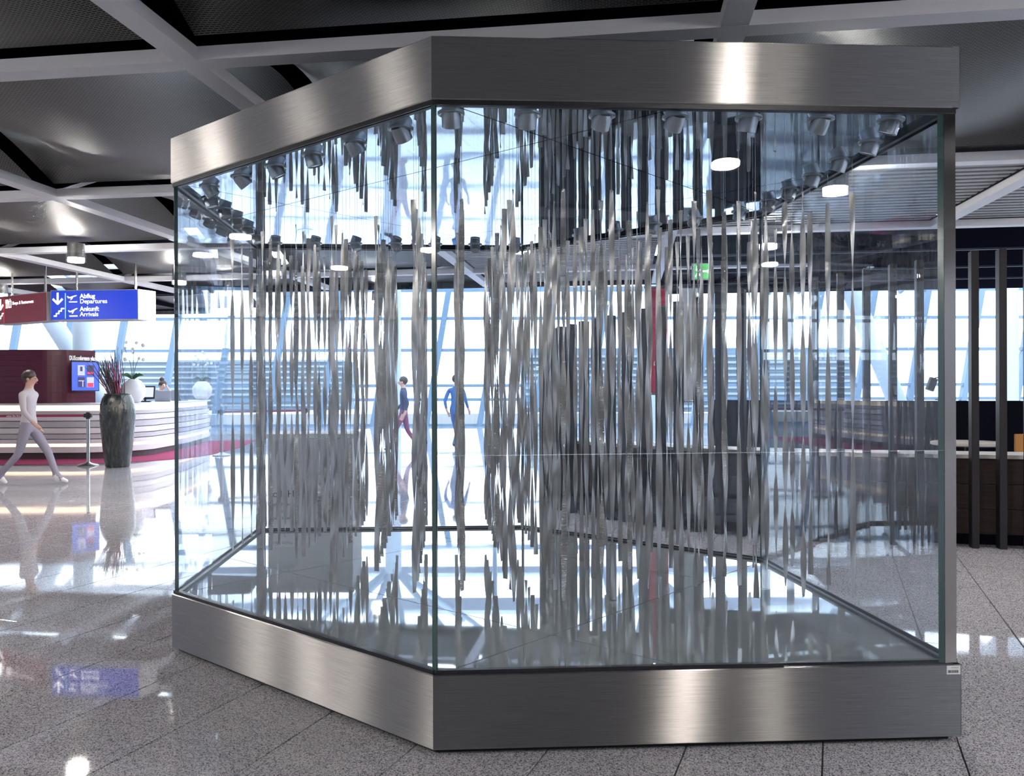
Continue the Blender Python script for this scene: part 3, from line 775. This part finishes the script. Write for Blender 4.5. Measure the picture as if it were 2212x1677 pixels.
# vase with twigs
q = ground(254, 1007); vz = empty('floor_vase', (q.x, q.y, 0)); tag(vz, 'tall dark glazed ceramic floor vase before the reception counter', 'vase')
prof = [(.20, 0), (.215, .02), (.235, .15), (.27, .45), (.302, .80), (.312, 1.0), (.300, 1.17), (.265, 1.30), (.225, 1.365), (.235, 1.385), (.225, 1.39), (.19, 1.37), (.2, 1.2)]
MB().lathe([(r_ * 1.02, z_) for r_, z_ in prof], 40).obj('body', 'glaze', vz, True)
tw = empty('twig_bundle', (q.x, q.y, 1.30)); tag(tw, 'bundle of dark and red dogwood twigs standing in the vase', 'twigs')
for k in range(58):
    t = rnd.uniform(0, 2 * PI); r0 = rnd.uniform(0, .15); lean = rnd.gauss(-.30, .24) if k % 6 else rnd.uniform(-.75, .25); ly = rnd.uniform(-.25, .15)
    h = rnd.uniform(.55, 1.0) * (1 - .25 * abs(lean)); b0 = Vector((r0 * math.cos(t), r0 * math.sin(t), -.12)); pts = [b0]
    for s_ in (1, 2, 3): pts.append(b0 + Vector((lean * h * s_ / 3 + rnd.uniform(-.02, .02), ly * h * s_ / 3, .12 + h * s_ / 3)))
    mb = MB().path(pts, [.010, .008, .006, .003], 5)
    if rnd.random() < .7:
        e_ = pts[2]; mb.path([e_, e_ + Vector((rnd.uniform(-.12, .05), 0, rnd.uniform(.12, .28)))], [.005, .002], 4)
    mb.obj('twig', 'twig_red' if rnd.random() < .42 else 'twig_dark', tw)

# stanchions and belts
def stanchion(loc, label, group='belt stanchions by the reception'):
    o = empty('stanchion', loc); tag(o, label, 'stanchion', group)
    MB().lathe([(.19, 0), (.195, .012), (.18, .025), (.06, .055), (.034, .075)], 32).obj('base', 'steel_plain', o, True)
    MB().lathe([(.032, .06), (.032, .92)], 20).obj('pole', 'steel_plain', o, True)
    MB().lathe([(.036, .90), (.040, .91), (.040, 1.02), (.03, 1.03)], 20).obj('belt_head', 'plastic_black', o, True)
    for s_ in (-1, 1): MB().box((s_ * .05, 0, .965), (.045, .05, .075)).obj('belt_clip', 'plastic_black', o)
q1 = ground(190, 1004); stanchion(tuple(q1), 'brushed steel belt stanchion beside the glazed floor vase')
q0 = Vector((-15.2, 15.9, 0)); stanchion(tuple(q0), 'brushed steel belt stanchion holding the far end of the burgundy belt')
q2 = ground(478, 983); stanchion(tuple(q2), 'steel belt stanchion standing at the carpet edge near the counter end')
q3 = ground(660, 975); stanchion(tuple(q3), 'steel belt stanchion behind the steel ribbons')
def belt(a, b_, label, texts=()):
    d = (b_ - a); L_ = d.length; o = empty('barrier_belt', (a.x, a.y, .965)); o.rotation_euler = (0, 0, math.atan2(d.y, d.x)); tag(o, label, 'barrier belt')
    MB().box((L_ / 2, 0, 0), (L_ - .14, .003, .05)).obj('webbing', 'belt', o)
    for x, t in texts: 
        tt = obj('belt_print', text_me('belt_print', t, .045, 'print_white', .0005), o, (x, -.003, -.014), (PI / 2, 0, 0))
belt(q0, q1, 'burgundy barrier belt with white print in front of the counter', ((L_x, t_) for L_x, t_ in ((.3, 'enjoy the Airport'), (2.2, 'enjoy the Airport'), (4.15, 'enjoyplus.com'), (5.9, 'enjoy the Airport'))))
belt(q2, q3, 'burgundy barrier belt behind the glass case')

# ------------------------------------------------------------------ hanging signs
def arrow_down(mb, x, y, s_):
    mb.box((x, y, 0), (.16 * s_, .95 * s_, .004))
    for sg in (-1, 1): mb.box((x + sg * .20 * s_, y - .25 * s_, 0), (.16 * s_, .62 * s_, .004), M=Matrix.Rotation(-sg * .80, 3, 'Z'))
def stairs(mb, x, y, s_):
    for k in range(4):
        mb.box((x + (k - 1.5) * .27 * s_, y + (k - 1.5) * .25 * s_, 0), (.30 * s_, .12 * s_, .004))
        if k < 3: mb.box((x + (k - 1.06) * .27 * s_, y + (k - 1.0) * .25 * s_, 0), (.11 * s_, .32 * s_, .004))
def plane(mb, x, y, s_, rot):
    M = Matrix.Rotation(rot, 3, 'Z'); c = Vector((x, y, 0))
    pts = [(-.9, .05), (-.75, .12), (.55, .12), (.85, .05), (.9, -.02), (.7, -.08), (-.6, -.08)]
    def poly(ps):
        n = len(ps); a = [M @ Vector((px * s_, py * s_, -.002)) + c for px, py in ps]; b2 = [M @ Vector((px * s_, py * s_, .002)) + c for px, py in ps]
        mb.add(a + b2, [tuple(range(n - 1, -1, -1)), tuple(range(n, 2 * n))] + [(k, (k + 1) % n, n + (k + 1) % n, n + k) for k in range(n)])
    poly(pts[::-1]); poly([(-.85, .02), (-.6, .08), (-.85, .45), (-1.0, .42)][::-1]); poly([(-.1, .05), (.3, .02), (-.35, -.45), (-.55, -.42)])
sd = 12.2
A_ = at(110, 655, sd); ux = Vector((1, -.10, 0)).normalized()
sw, sh, sdp = 1.30, .425, .30
sg = empty('airport_sign', tuple(A_)); tag(sg, 'blue illuminated hanging sign for departures and arrivals', 'sign')
zc_ = 2.655
sg.matrix_world = frame(ux, (0, 0, 1), (A_.x, A_.y, zc_))
casing = MB(); bx_ = sw / 2
# lightbox with sloping ends
casing.add([(0, -sh / 2, 0), (sw, -sh / 2, 0), (sw, sh / 2, 0), (0, sh / 2, 0), (0, -sh / 2, -sdp), (sw + .10, -sh / 2 , -sdp), (sw + .10, sh / 2, -sdp), (0, sh / 2, -sdp)],
           [(0, 1, 2, 3), (7, 6, 5, 4), (0, 4, 5, 1), (1, 5, 6, 2), (2, 6, 7, 3), (3, 7, 4, 0)])
casing.obj('casing', 'sign_case', sg)
MB().box((sw / 2, 0, .004), (sw - .02, sh - .02, .006)).obj('face', 'sign_blue', sg)
mb = MB(); arrow_down(mb, .11, .095, .17); stairs(mb, .13, -.10, .14); mb.obj('pictogram', 'sign_text', sg, loc=(0, 0, .009))
MB().box((.225, -.01, .009), (.012, .36, .003)).obj('divider', 'sign_cyan', sg)
mb = MB(); plane(mb, .33, .115, .075, .30); mb.box((.34, .045, 0), (.12, .014, .004)); mb.obj('pictogram', 'sign_text', sg, loc=(0, 0, .009))
mb = MB(); plane(mb, .345, -.075, .075, .45); mb.box((.345, -.155, 0), (.12, .014, .004)); mb.obj('pictogram', 'sign_text', sg, loc=(0, 0, .009))
for t, y_, bd in (('Abflug', .095, .0011), ('Departures', .022, .0), ('Ankunft', -.085, .0011), ('Arrivals', -.160, .0)):
    obj('sign_lettering', text_me('sign_lettering', t, .088, 'sign_text', .001, bold=bd), sg, (.44, y_, .009))
for x in (.30, 1.18): MB().bar((x, sh / 2, -sdp / 2), (x, sh / 2 + .40, -sdp / 2), .017).obj('hanger_rod', 'steel_plain', sg)
sg2 = empty('shop_sign', (0, 0, 0)); tag(sg2, 'maroon hanging sign pointing to shops and restaurants', 'sign')
L2 = Vector((-7.50, 13.02, 0)); A2 = Vector((-6.36, 12.30, 0)); dz = (L2 - A2).normalized(); s2w = (L2 - A2).length
sg2.matrix_world = frame(-dz, (0, 0, 1), (L2.x, L2.y, zc_))
MB().box((s2w / 2 - .03, 0, -.10), (s2w - .06, sh, .18)).obj('casing', 'sign_case', sg2)
MB().box((s2w / 2 - .03, 0, -.006), (s2w - .08, sh - .02, .006)).obj('face', 'sign_maroon', sg2)
mb = MB(); arrow_down(mb, .08, .09, .17); stairs(mb, .09, -.10, .14); mb.obj('pictogram', 'sign_text', sg2)
MB().box((.175, -.01, 0), (.010, .36, .003)).obj('divider', 'sign_red', sg2)
mb = MB(); mb.box((.235, .07, 0), (.014, .09, .004)); mb.box((.222, .13, 0), (.007, .05, .004)); mb.box((.235, .13, 0), (.007, .05, .004)); mb.box((.248, .13, 0), (.007, .05, .004)); mb.box((.235, .108, 0), (.033, .010, .004)); mb.box((.275, .09, 0), (.013, .13, .004)); mb.box((.281, .125, 0), (.016, .06, .004))
mb.box((.315, .08, 0), (.012, .10, .004)); mb.box((.365, .08, 0), (.012, .10, .004)); mb.box((.34, .035, 0), (.06, .012, .004)); mb.box((.34, .13, 0), (.062, .012, .004)); mb.box((.34, .155, 0), (.03, .010, .004))
mb.obj('pictogram', 'sign_text', sg2)
obj('sign_lettering', text_me('sign_lettering', 'Shops & Restaurants', .068, 'sign_text', .001), sg2, (.40, .07, 0))
for x in (.22, 1.10): MB().bar((x, sh / 2, -.1), (x, sh / 2 + .40, -.1), .017).obj('hanger_rod', 'steel_plain', sg2)

# ------------------------------------------------------------------ bar behind the case
PP = [(.62, 10.75), (.87, 10.2), (1.23, 9.65), (1.56, 9.29), (1.98, 8.83), (2.49, 8.48), (3.08, 8.22), (3.55, 8.07), (4.41, 7.83), (5.4, 7.6), (7.0, 7.3)]
def resample(P, step):
    out = [Vector(P[0])]; acc = 0.0
    for a, b_ in zip(P[:-1], P[1:]):
        a, b_ = Vector(a), Vector(b_); L_ = (b_ - a).length; t = step - acc
        while t <= L_: out.append(a + (b_ - a) * (t / L_)); t += step
        acc = (acc + L_) % step
    return out
posts = resample(PP, .226)
for k, p_ in enumerate(posts):
    if p_.x > 6.1: break
    f_ = k / 26
    h = 2.20 + .50 * min(1, max(0, (p_.x - .8) / 3.6))
    nb = posts[min(k + 1, len(posts) - 1)] - posts[max(k - 1, 0)]; a_ = math.atan2(nb.y, nb.x)
    o = obj('screen_post', bevel_box_me('screen_post', (.062, .11, h), .003, 'post_black', 1), None, (p_.x, p_.y, h / 2), (0, 0, a_))
    tag(o, 'tall slim black post of the open screen in front of the bar', 'post', 'black screen posts of the bar')
pc = [tuple(p_) for p_ in resample(PP, .3)]
bar = empty('bar_counter', (3, 8.5, 0)); tag(bar, 'dark wood bar counter with pale top edge behind the black posts', 'counter')
lo = (-3, -8.5, 0)
for k, (z0, z1) in enumerate(((.10, .33), (.335, .56), (.565, .79))): sweep(pc, -.5, -.16, z0, z1).obj('front_board', 'dark_wood', bar, loc=lo)
sweep(pc, -.48, -.18, 0, .10).obj('toe_kick', 'bar_black', bar, loc=lo)
sweep(pc, -.62, -.13, .80, .835).obj('worktop', 'table_white', bar, loc=lo)
bw = sweep(pc, -2.75, -2.6, 0, 1.30).obj('bench_back', 'bar_black'); tag(bw, 'long black bench back wall beyond the bar counter', 'partition')
tb = empty('round_table', tuple(Vector((5.05, 9.2, 0)))); tag(tb, 'round white cafe table between the bar counter and the bench', 'table')
MB().lathe([(.34, .84), (.36, .85), (.36, .875), (.34, .88)], 36).obj('table_top', 'table_white', tb, True)
MB().lathe([(.03, .02), (.03, .85)], 12).obj('leg', 'plastic_black', tb, True); MB().lathe([(.22, 0), (.22, .015), (.04, .03)], 24).obj('foot', 'plastic_black', tb, True)
oc = empty('bar_stool', (6.0, 9.4, 0)); tag(oc, 'orange wooden bar stool beside the round white table', 'stool')
obj('seat', bevel_box_me('seat', (.40, .38, .05), .015, 'orange_wood'), oc, (0, 0, .68)); obj('backrest', bevel_box_me('backrest', (.42, .03, .2), .01, 'orange_wood'), oc, (0, .2, .84))
for sx in (-1, 1):
    for sy in (-1, 1): MB().bar((sx * .15, sy * .14, .66), (sx * .19, sy * .18, 0), .018).obj('leg', 'orange_wood', oc)
MB().box((0, .2, .74), (.3, .02, .1)).obj('back_support', 'orange_wood', oc)
# reading lamp on the bench back
lpz = at(2035, 868, 10.7)
rl = empty('reading_lamp', (lpz.x, lpz.y, 1.30)); tag(rl, 'slim black angled reading lamp above the bench back', 'lamp')
MB().box((-.02, 0, .01), (.1, .08, .02)).obj('base', 'plastic_black', rl)
MB().path([(0, 0, 0), (.10, 0, .18), (.02, 0, .30)], [.008] * 3).obj('arm', 'plastic_black', rl); MB().path([(.02, 0, .30), (-.11, 0, .27)], [.008] * 2).obj('arm', 'plastic_black', rl)
MB().box((-.13, 0, .20), (.085, .06, .16), M=Matrix.Rotation(.35, 3, 'Y')).obj('shade', 'plastic_black', rl)
# banners, exit sign
def banner(px0, px1, py0, py1, dep, mat, label, txt, ink, name='hanging_banner'):
    a, b_ = at(px0, py0, dep), at(px1, py1, dep)
    o = empty(name, ((a.x + b_.x) / 2, dep, (a.z + b_.z) / 2)); tag(o, label, 'banner')
    wv, hv = b_.x - a.x, a.z - b_.z
    MB().box((0, 0, 0), (wv, .012, hv)).obj('cloth', mat, o)
    for s_ in (-1, 1): MB().bar((-wv / 2 - .02, 0, s_ * hv / 2), (wv / 2 + .02, 0, s_ * hv / 2), .018).obj('rod', 'steel_plain', o)
    MB().bar((0, 0, hv / 2), (0, 0, 3.17 - o.location.z), .006).obj('hanger', 'steel_plain', o)
    if txt:
        t = obj('banner_lettering', text_me('banner_lettering', txt, wv * .52, ink, .001, 'CENTER'), o)
        t.matrix_local = frame((0, 0, 1), (-1, 0, 0), (wv * .22, -.009, 0))
banner(1394, 1443, 622, 852, 11.8, 'banner_red', 'long red vertical banner with white lettering behind the bar posts', 'Restaurant', 'print_white')
banner(1470, 1512, 622, 868, 11.8, 'banner_white', 'plain white vertical banner beside the red one', None, 'banner_ink')
ex = empty('exit_sign', tuple(at(1515, 588, 10.5))); tag(ex, 'green illuminated emergency exit sign above the bar', 'sign')
wv = 36 * 10.5 / F_PX
obj('casing', bevel_box_me('casing', (wv + .02, .05, wv + .0), .005, 'plastic_grey'), ex)
MB().box((0, -.027, 0), (wv, .004, wv - .02)).obj('face', 'exit_green', ex)
mb = MB(); mb.box((.05, 0, 0), (.07, .02, .003)); mb.box((.08, .0, 0), (.035, .035, .003), M=Matrix.Rotation(PI / 4, 3, 'Z'))
mb.box((-.05, .01, 0), (.02, .06, .003), M=Matrix.Rotation(.3, 3, 'Z')); mb.box((-.06, -.04, 0), (.016, .06, .003), M=Matrix.Rotation(-.5, 3, 'Z')); mb.box((-.03, -.035, 0), (.016, .05, .003), M=Matrix.Rotation(.6, 3, 'Z')); mb.box((-.055, .055, 0), (.02, .02, .003)); mb.box((-.04, .015, 0), (.06, .014, .003))
mb.obj('pictogram', 'sign_text', ex, loc=(0, -.031, 0), rot=(PI / 2, 0, 0))
MB().bar((0, 0, wv / 2), (0, 0, 3.2 - ex.location.z), .012).obj('hanger', 'plastic_black', ex)
# grey stone pillar with lid behind the lettered pane
kq = ground(668, 1147); kd = 7.9
kk_ = empty('info_pillar', ((668 - PX0) / F_PX * kd, kd + .3, 0)); tag(kk_, 'low grey square pillar with lighter lid standing behind the lettered pane', 'pillar')
obj('body', bevel_box_me('body', (.78, .55, 1.0), .01, 'stone_grey'), kk_, (0, 0, .5))
obj('lid', bevel_box_me('lid', (.80, .57, .045), .008, 'stone_lid'), kk_, (0, 0, 1.024))

# ------------------------------------------------------------------ people
def person(name, loc, rotz, pose, label, cols, hair=True, bun=False, sc=1.0):
    J = {k: Vector(v) for k, v in pose.items()}
    order = ['pelvis', 'waist', 'chest', 'neckb', 'neck', 'headc', 'headt']
    rad = dict(pelvis=(.150, .105), waist=(.125, .09), chest=(.150, .105), neckb=(.075, .065), neck=(.050, .052), headc=(.076, .092), headt=(.055, .065),
               sh=(.062, .062), el=(.043, .043), wr=(.030, .026), hand=(.036, .02), tip=(.026, .012), hip=(.092, .098), kn=(.060, .062), an=(.042, .045), heel=(.042, .040), toe=(.038, .026))
    bm_v = []; ed = []; rr = []; idx = {}
    def addv(k, r): idx[k] = len(bm_v); bm_v.append(J[k]); rr.append(r)
    for k in order: addv(k, rad[k])
    ed += [(idx[order[i]], idx[order[i + 1]]) for i in range(len(order) - 1)]
    for s_ in 'LR':
        ch = ['sh', 'el', 'wr', 'hand', 'tip']
        for k in ch: addv(k + s_, rad[k])
        ed.append((idx['chest'], idx['sh' + s_])); ed += [(idx[ch[i] + s_], idx[ch[i + 1] + s_]) for i in range(4)]
        ch = ['hip', 'kn', 'an', 'heel', 'toe']
        for k in ch: addv(k + s_, rad[k])
        ed.append((idx['pelvis'], idx['hip' + s_])); ed += [(idx[ch[i] + s_], idx[ch[i + 1] + s_]) for i in (0, 1, 2)]
        ed.append((idx['an' + s_], idx['toe' + s_]))
        # thumb and fingers
        hnd, tip = J['hand' + s_], J['tip' + s_]; d = (tip - hnd).normalized(); side = d.orthogonal().normalized()
        for f_ in range(4):
            key = 'f%d%s' % (f_, s_); J[key] = tip + side * ((f_ - 1.5) * .017) + d * (.035 - abs(f_ - 1.2) * .006); addv(key, (.008, .008)); ed.append((idx['tip' + s_], idx[key]))
        key = 'th' + s_; J[key] = hnd + side * .05 + d * .03; addv(key, (.010, .010)); ed.append((idx['hand' + s_], idx[key]))
    J['nose'] = J['headc'] + Vector((0, -.118, -.01)); addv('nose', (.012, .012)); ed.append((idx['headc'], idx['nose']))
    me = bpy.data.meshes.new(name); me.from_pydata([tuple(v_) for v_ in bm_v], ed, [])
    o = bpy.data.objects.new(name, me); COL.objects.link(o)
    sk = o.modifiers.new('skin', 'SKIN'); sk.use_smooth_shade = True
    for i, v_ in enumerate(me.skin_vertices[0].data): v_.radius = rr[i]; v_.use_root = (i == 0)
    sb = o.modifiers.new('sub', 'SUBSURF'); sb.levels = 2; sb.render_levels = 2
    dg = bpy.context.evaluated_depsgraph_get(); dg.update()
    fm = bpy.data.meshes.new_from_object(o.evaluated_get(dg)); fm.name = 'body'
    bpy.data.objects.remove(o)
    fm.materials.clear()
    for c_ in cols: fm.materials.append(MATS[c_])       # shirt, trousers, skin, shoes
    hands = [J['wrL'], J['wrR']]; feet = [(J['anL'] + J['toeL']) / 2, (J['anR'] + J['toeR']) / 2]
    for f_ in fm.polygons:
        c = f_.center
        if c.z > J['neckb'].z + .03: mi = 2
        elif min((c - J[k]).length for k in ('handL', 'handR', 'tipL', 'tipR', 'wrL', 'wrR')) < .075 and c.z > .55: mi = 2
        elif min(((c - q).length for q in feet)) < .15 and c.z < max(J['anL'].z, J['anR'].z) + .0 and min((c - J[k]).length for k in ('heelL', 'heelR', 'toeL', 'toeR')) < .11: mi = 3
        elif c.z < J['pelvis'].z + .02 and min((c - J[k]).length for k in ('elL', 'elR', 'handL', 'handR')) > .10: mi = 1
        else: mi = 0
        f_.material_index = mi
    root = empty(name, loc, rotz); tag(root, label, 'person'); root.scale = (sc, sc, sc)
    obj('body', fm, root)
    hc = J['headc'] + Vector((0, .022, .045))
    if hair:
        bm = bmesh.new(); bmesh.ops.create_icosphere(bm, subdivisions=3, radius=1.0)
        for v_ in bm.verts:
            n_ = v_.co.copy(); v_.co = Vector((n_.x * .098, n_.y * .112, n_.z * .108))
            if n_.z < -.1 and n_.y < .2: v_.co *= .75
            if n_.y < -.55: v_.co.y *= .86
        hm = bpy.data.meshes.new('hair'); bm.to_mesh(hm); bm.free(); hm.materials.append(MATS['hair'])
        obj('hair', hm, root, hc)
        if bun:
            b2 = bmesh.new(); bmesh.ops.create_icosphere(b2, subdivisions=2, radius=.062); b2m = bpy.data.meshes.new('hair_bun'); b2.to_mesh(b2m); b2.free(); b2m.materials.append(MATS['hair'])
            obj('hair_bun', b2m, root, hc + Vector((-.01, .02, .125)))
    for s_ in (-1, 1):
        MB().lathe([(.003, -.004), (.011, 0), (.003, .004)], 8, Matrix.Rotation(PI / 2, 3, 'X')).obj('eye', 'hair', root, loc=J['headc'] + Vector((s_ * .032, -.090, .015)))
        MB().lathe([(.008, -.010), (.026, 0), (.008, .010)], 8, Matrix.Rotation(PI / 2, 3, 'Y')).obj('ear', 'skin', root, loc=J['headc'] + Vector((s_ * .080, .0, .0)))
    MB().box((0, 0, 0), (.045, .008, .008)).obj('mouth', 'cloth_wine', root, loc=J['headc'] + Vector((0, -.088, -.055)))
    return root
def walk_pose(stride=.36, k=1.0):
    return dict(pelvis=(0, 0, .93), waist=(0, 0, 1.08), chest=(0, -.01, 1.32), neckb=(0, 0, 1.46), neck=(0, -.01, 1.52), headc=(0, -.03, 1.62), headt=(0, -.02, 1.71),
                shL=(.19, 0, 1.40), elL=(.24, .12, 1.13), wrL=(.22, .06, .90), handL=(.21, .02, .84), tipL=(.20, -.01, .78),
                shR=(-.19, 0, 1.40), elR=(-.24, -.05, 1.13), wrR=(-.22, -.22, .93), handR=(-.21, -.27, .88), tipR=(-.20, -.31, .83),
                hipL=(.09, 0, .88), knL=(.10, -stride * .62, .49), anL=(.10, -stride * .98, .095), heelL=(.10, -stride * .98 + .05, .045), toeL=(.11, -stride * .98 - .16, .028),
                hipR=(-.09, 0, .88), knR=(-.10, stride * .25, .48), anR=(-.10, stride * 1.05, .13), heelR=(-.10, stride * 1.05 + .05, .085), toeR=(-.11, stride * 1.05 - .14, .028))
wq = ground(62, 1044)
person('person', (wq.x, wq.y, 0), PI / 2, walk_pose(.40), 'person in grey trousers and white sneakers walking past the reception', ['cloth_lilac', 'cloth_grey', 'skin', 'shoe_white'])
wq = ground(985, 969)
person('person', (wq.x, wq.y, 0), PI * .85, walk_pose(.26), 'person in blue clothes standing far behind the glass case', ['cloth_blue', 'cloth_blue', 'skin', 'plastic_black'], sc=1.03)
wq = ground(872, 973)
person('person', (wq.x, wq.y, 0), -PI / 2, walk_pose(.30), 'person in dark top and wine-red trousers walking far behind the glass case', ['cloth_navy', 'cloth_wine', 'skin', 'plastic_black'])
rp = Vector((-9.12, 23.42, 0))
sit = dict(pelvis=(0, 0, .86), waist=(0, -.03, 1.0), chest=(0, -.10, 1.20), neckb=(0, -.13, 1.33), neck=(0, -.16, 1.385), headc=(.02, -.20, 1.475), headt=(.02, -.20, 1.565),
           shL=(.18, -.10, 1.28), elL=(.24, -.35, 1.185), wrL=(.15, -.31, 1.35), handL=(.11, -.28, 1.42), tipL=(.09, -.27, 1.47),
           shR=(-.18, -.10, 1.28), elR=(-.24, -.30, 1.20), wrR=(-.06, -.50, 1.165), handR=(0, -.55, 1.158), tipR=(.04, -.60, 1.148),
           hipL=(.10, -.02, .83), knL=(.13, -.42, .80), anL=(.13, -.28, .38), heelL=(.13, -.23, .33), toeL=(.13, -.42, .32),
           hipR=(-.10, -.02, .83), knR=(-.13, -.42, .80), anR=(-.13, -.28, .38), heelR=(-.13, -.23, .33), toeR=(-.13, -.42, .32))
person('person', (rp.x, rp.y, 0), .8, sit, 'receptionist in white with dark hair in a bun leaning on the counter', ['cloth_white', 'cloth_navy', 'skin', 'plastic_black'], bun=True, sc=1.06)
stl = empty('desk_stool', (rp.x, rp.y, 0)); tag(stl, 'high black swivel stool under the seated receptionist', 'stool')
MB().lathe([(.19, .66), (.20, .68), (.20, .71), (.18, .72)], 24).obj('seat', 'plastic_black', stl, True); MB().lathe([(.03, .03), (.03, .67)], 12).obj('column', 'steel_plain', stl, True)
MB().lathe([(.24, 0), (.24, .02), (.04, .05)], 24).obj('base', 'steel_plain', stl, True)
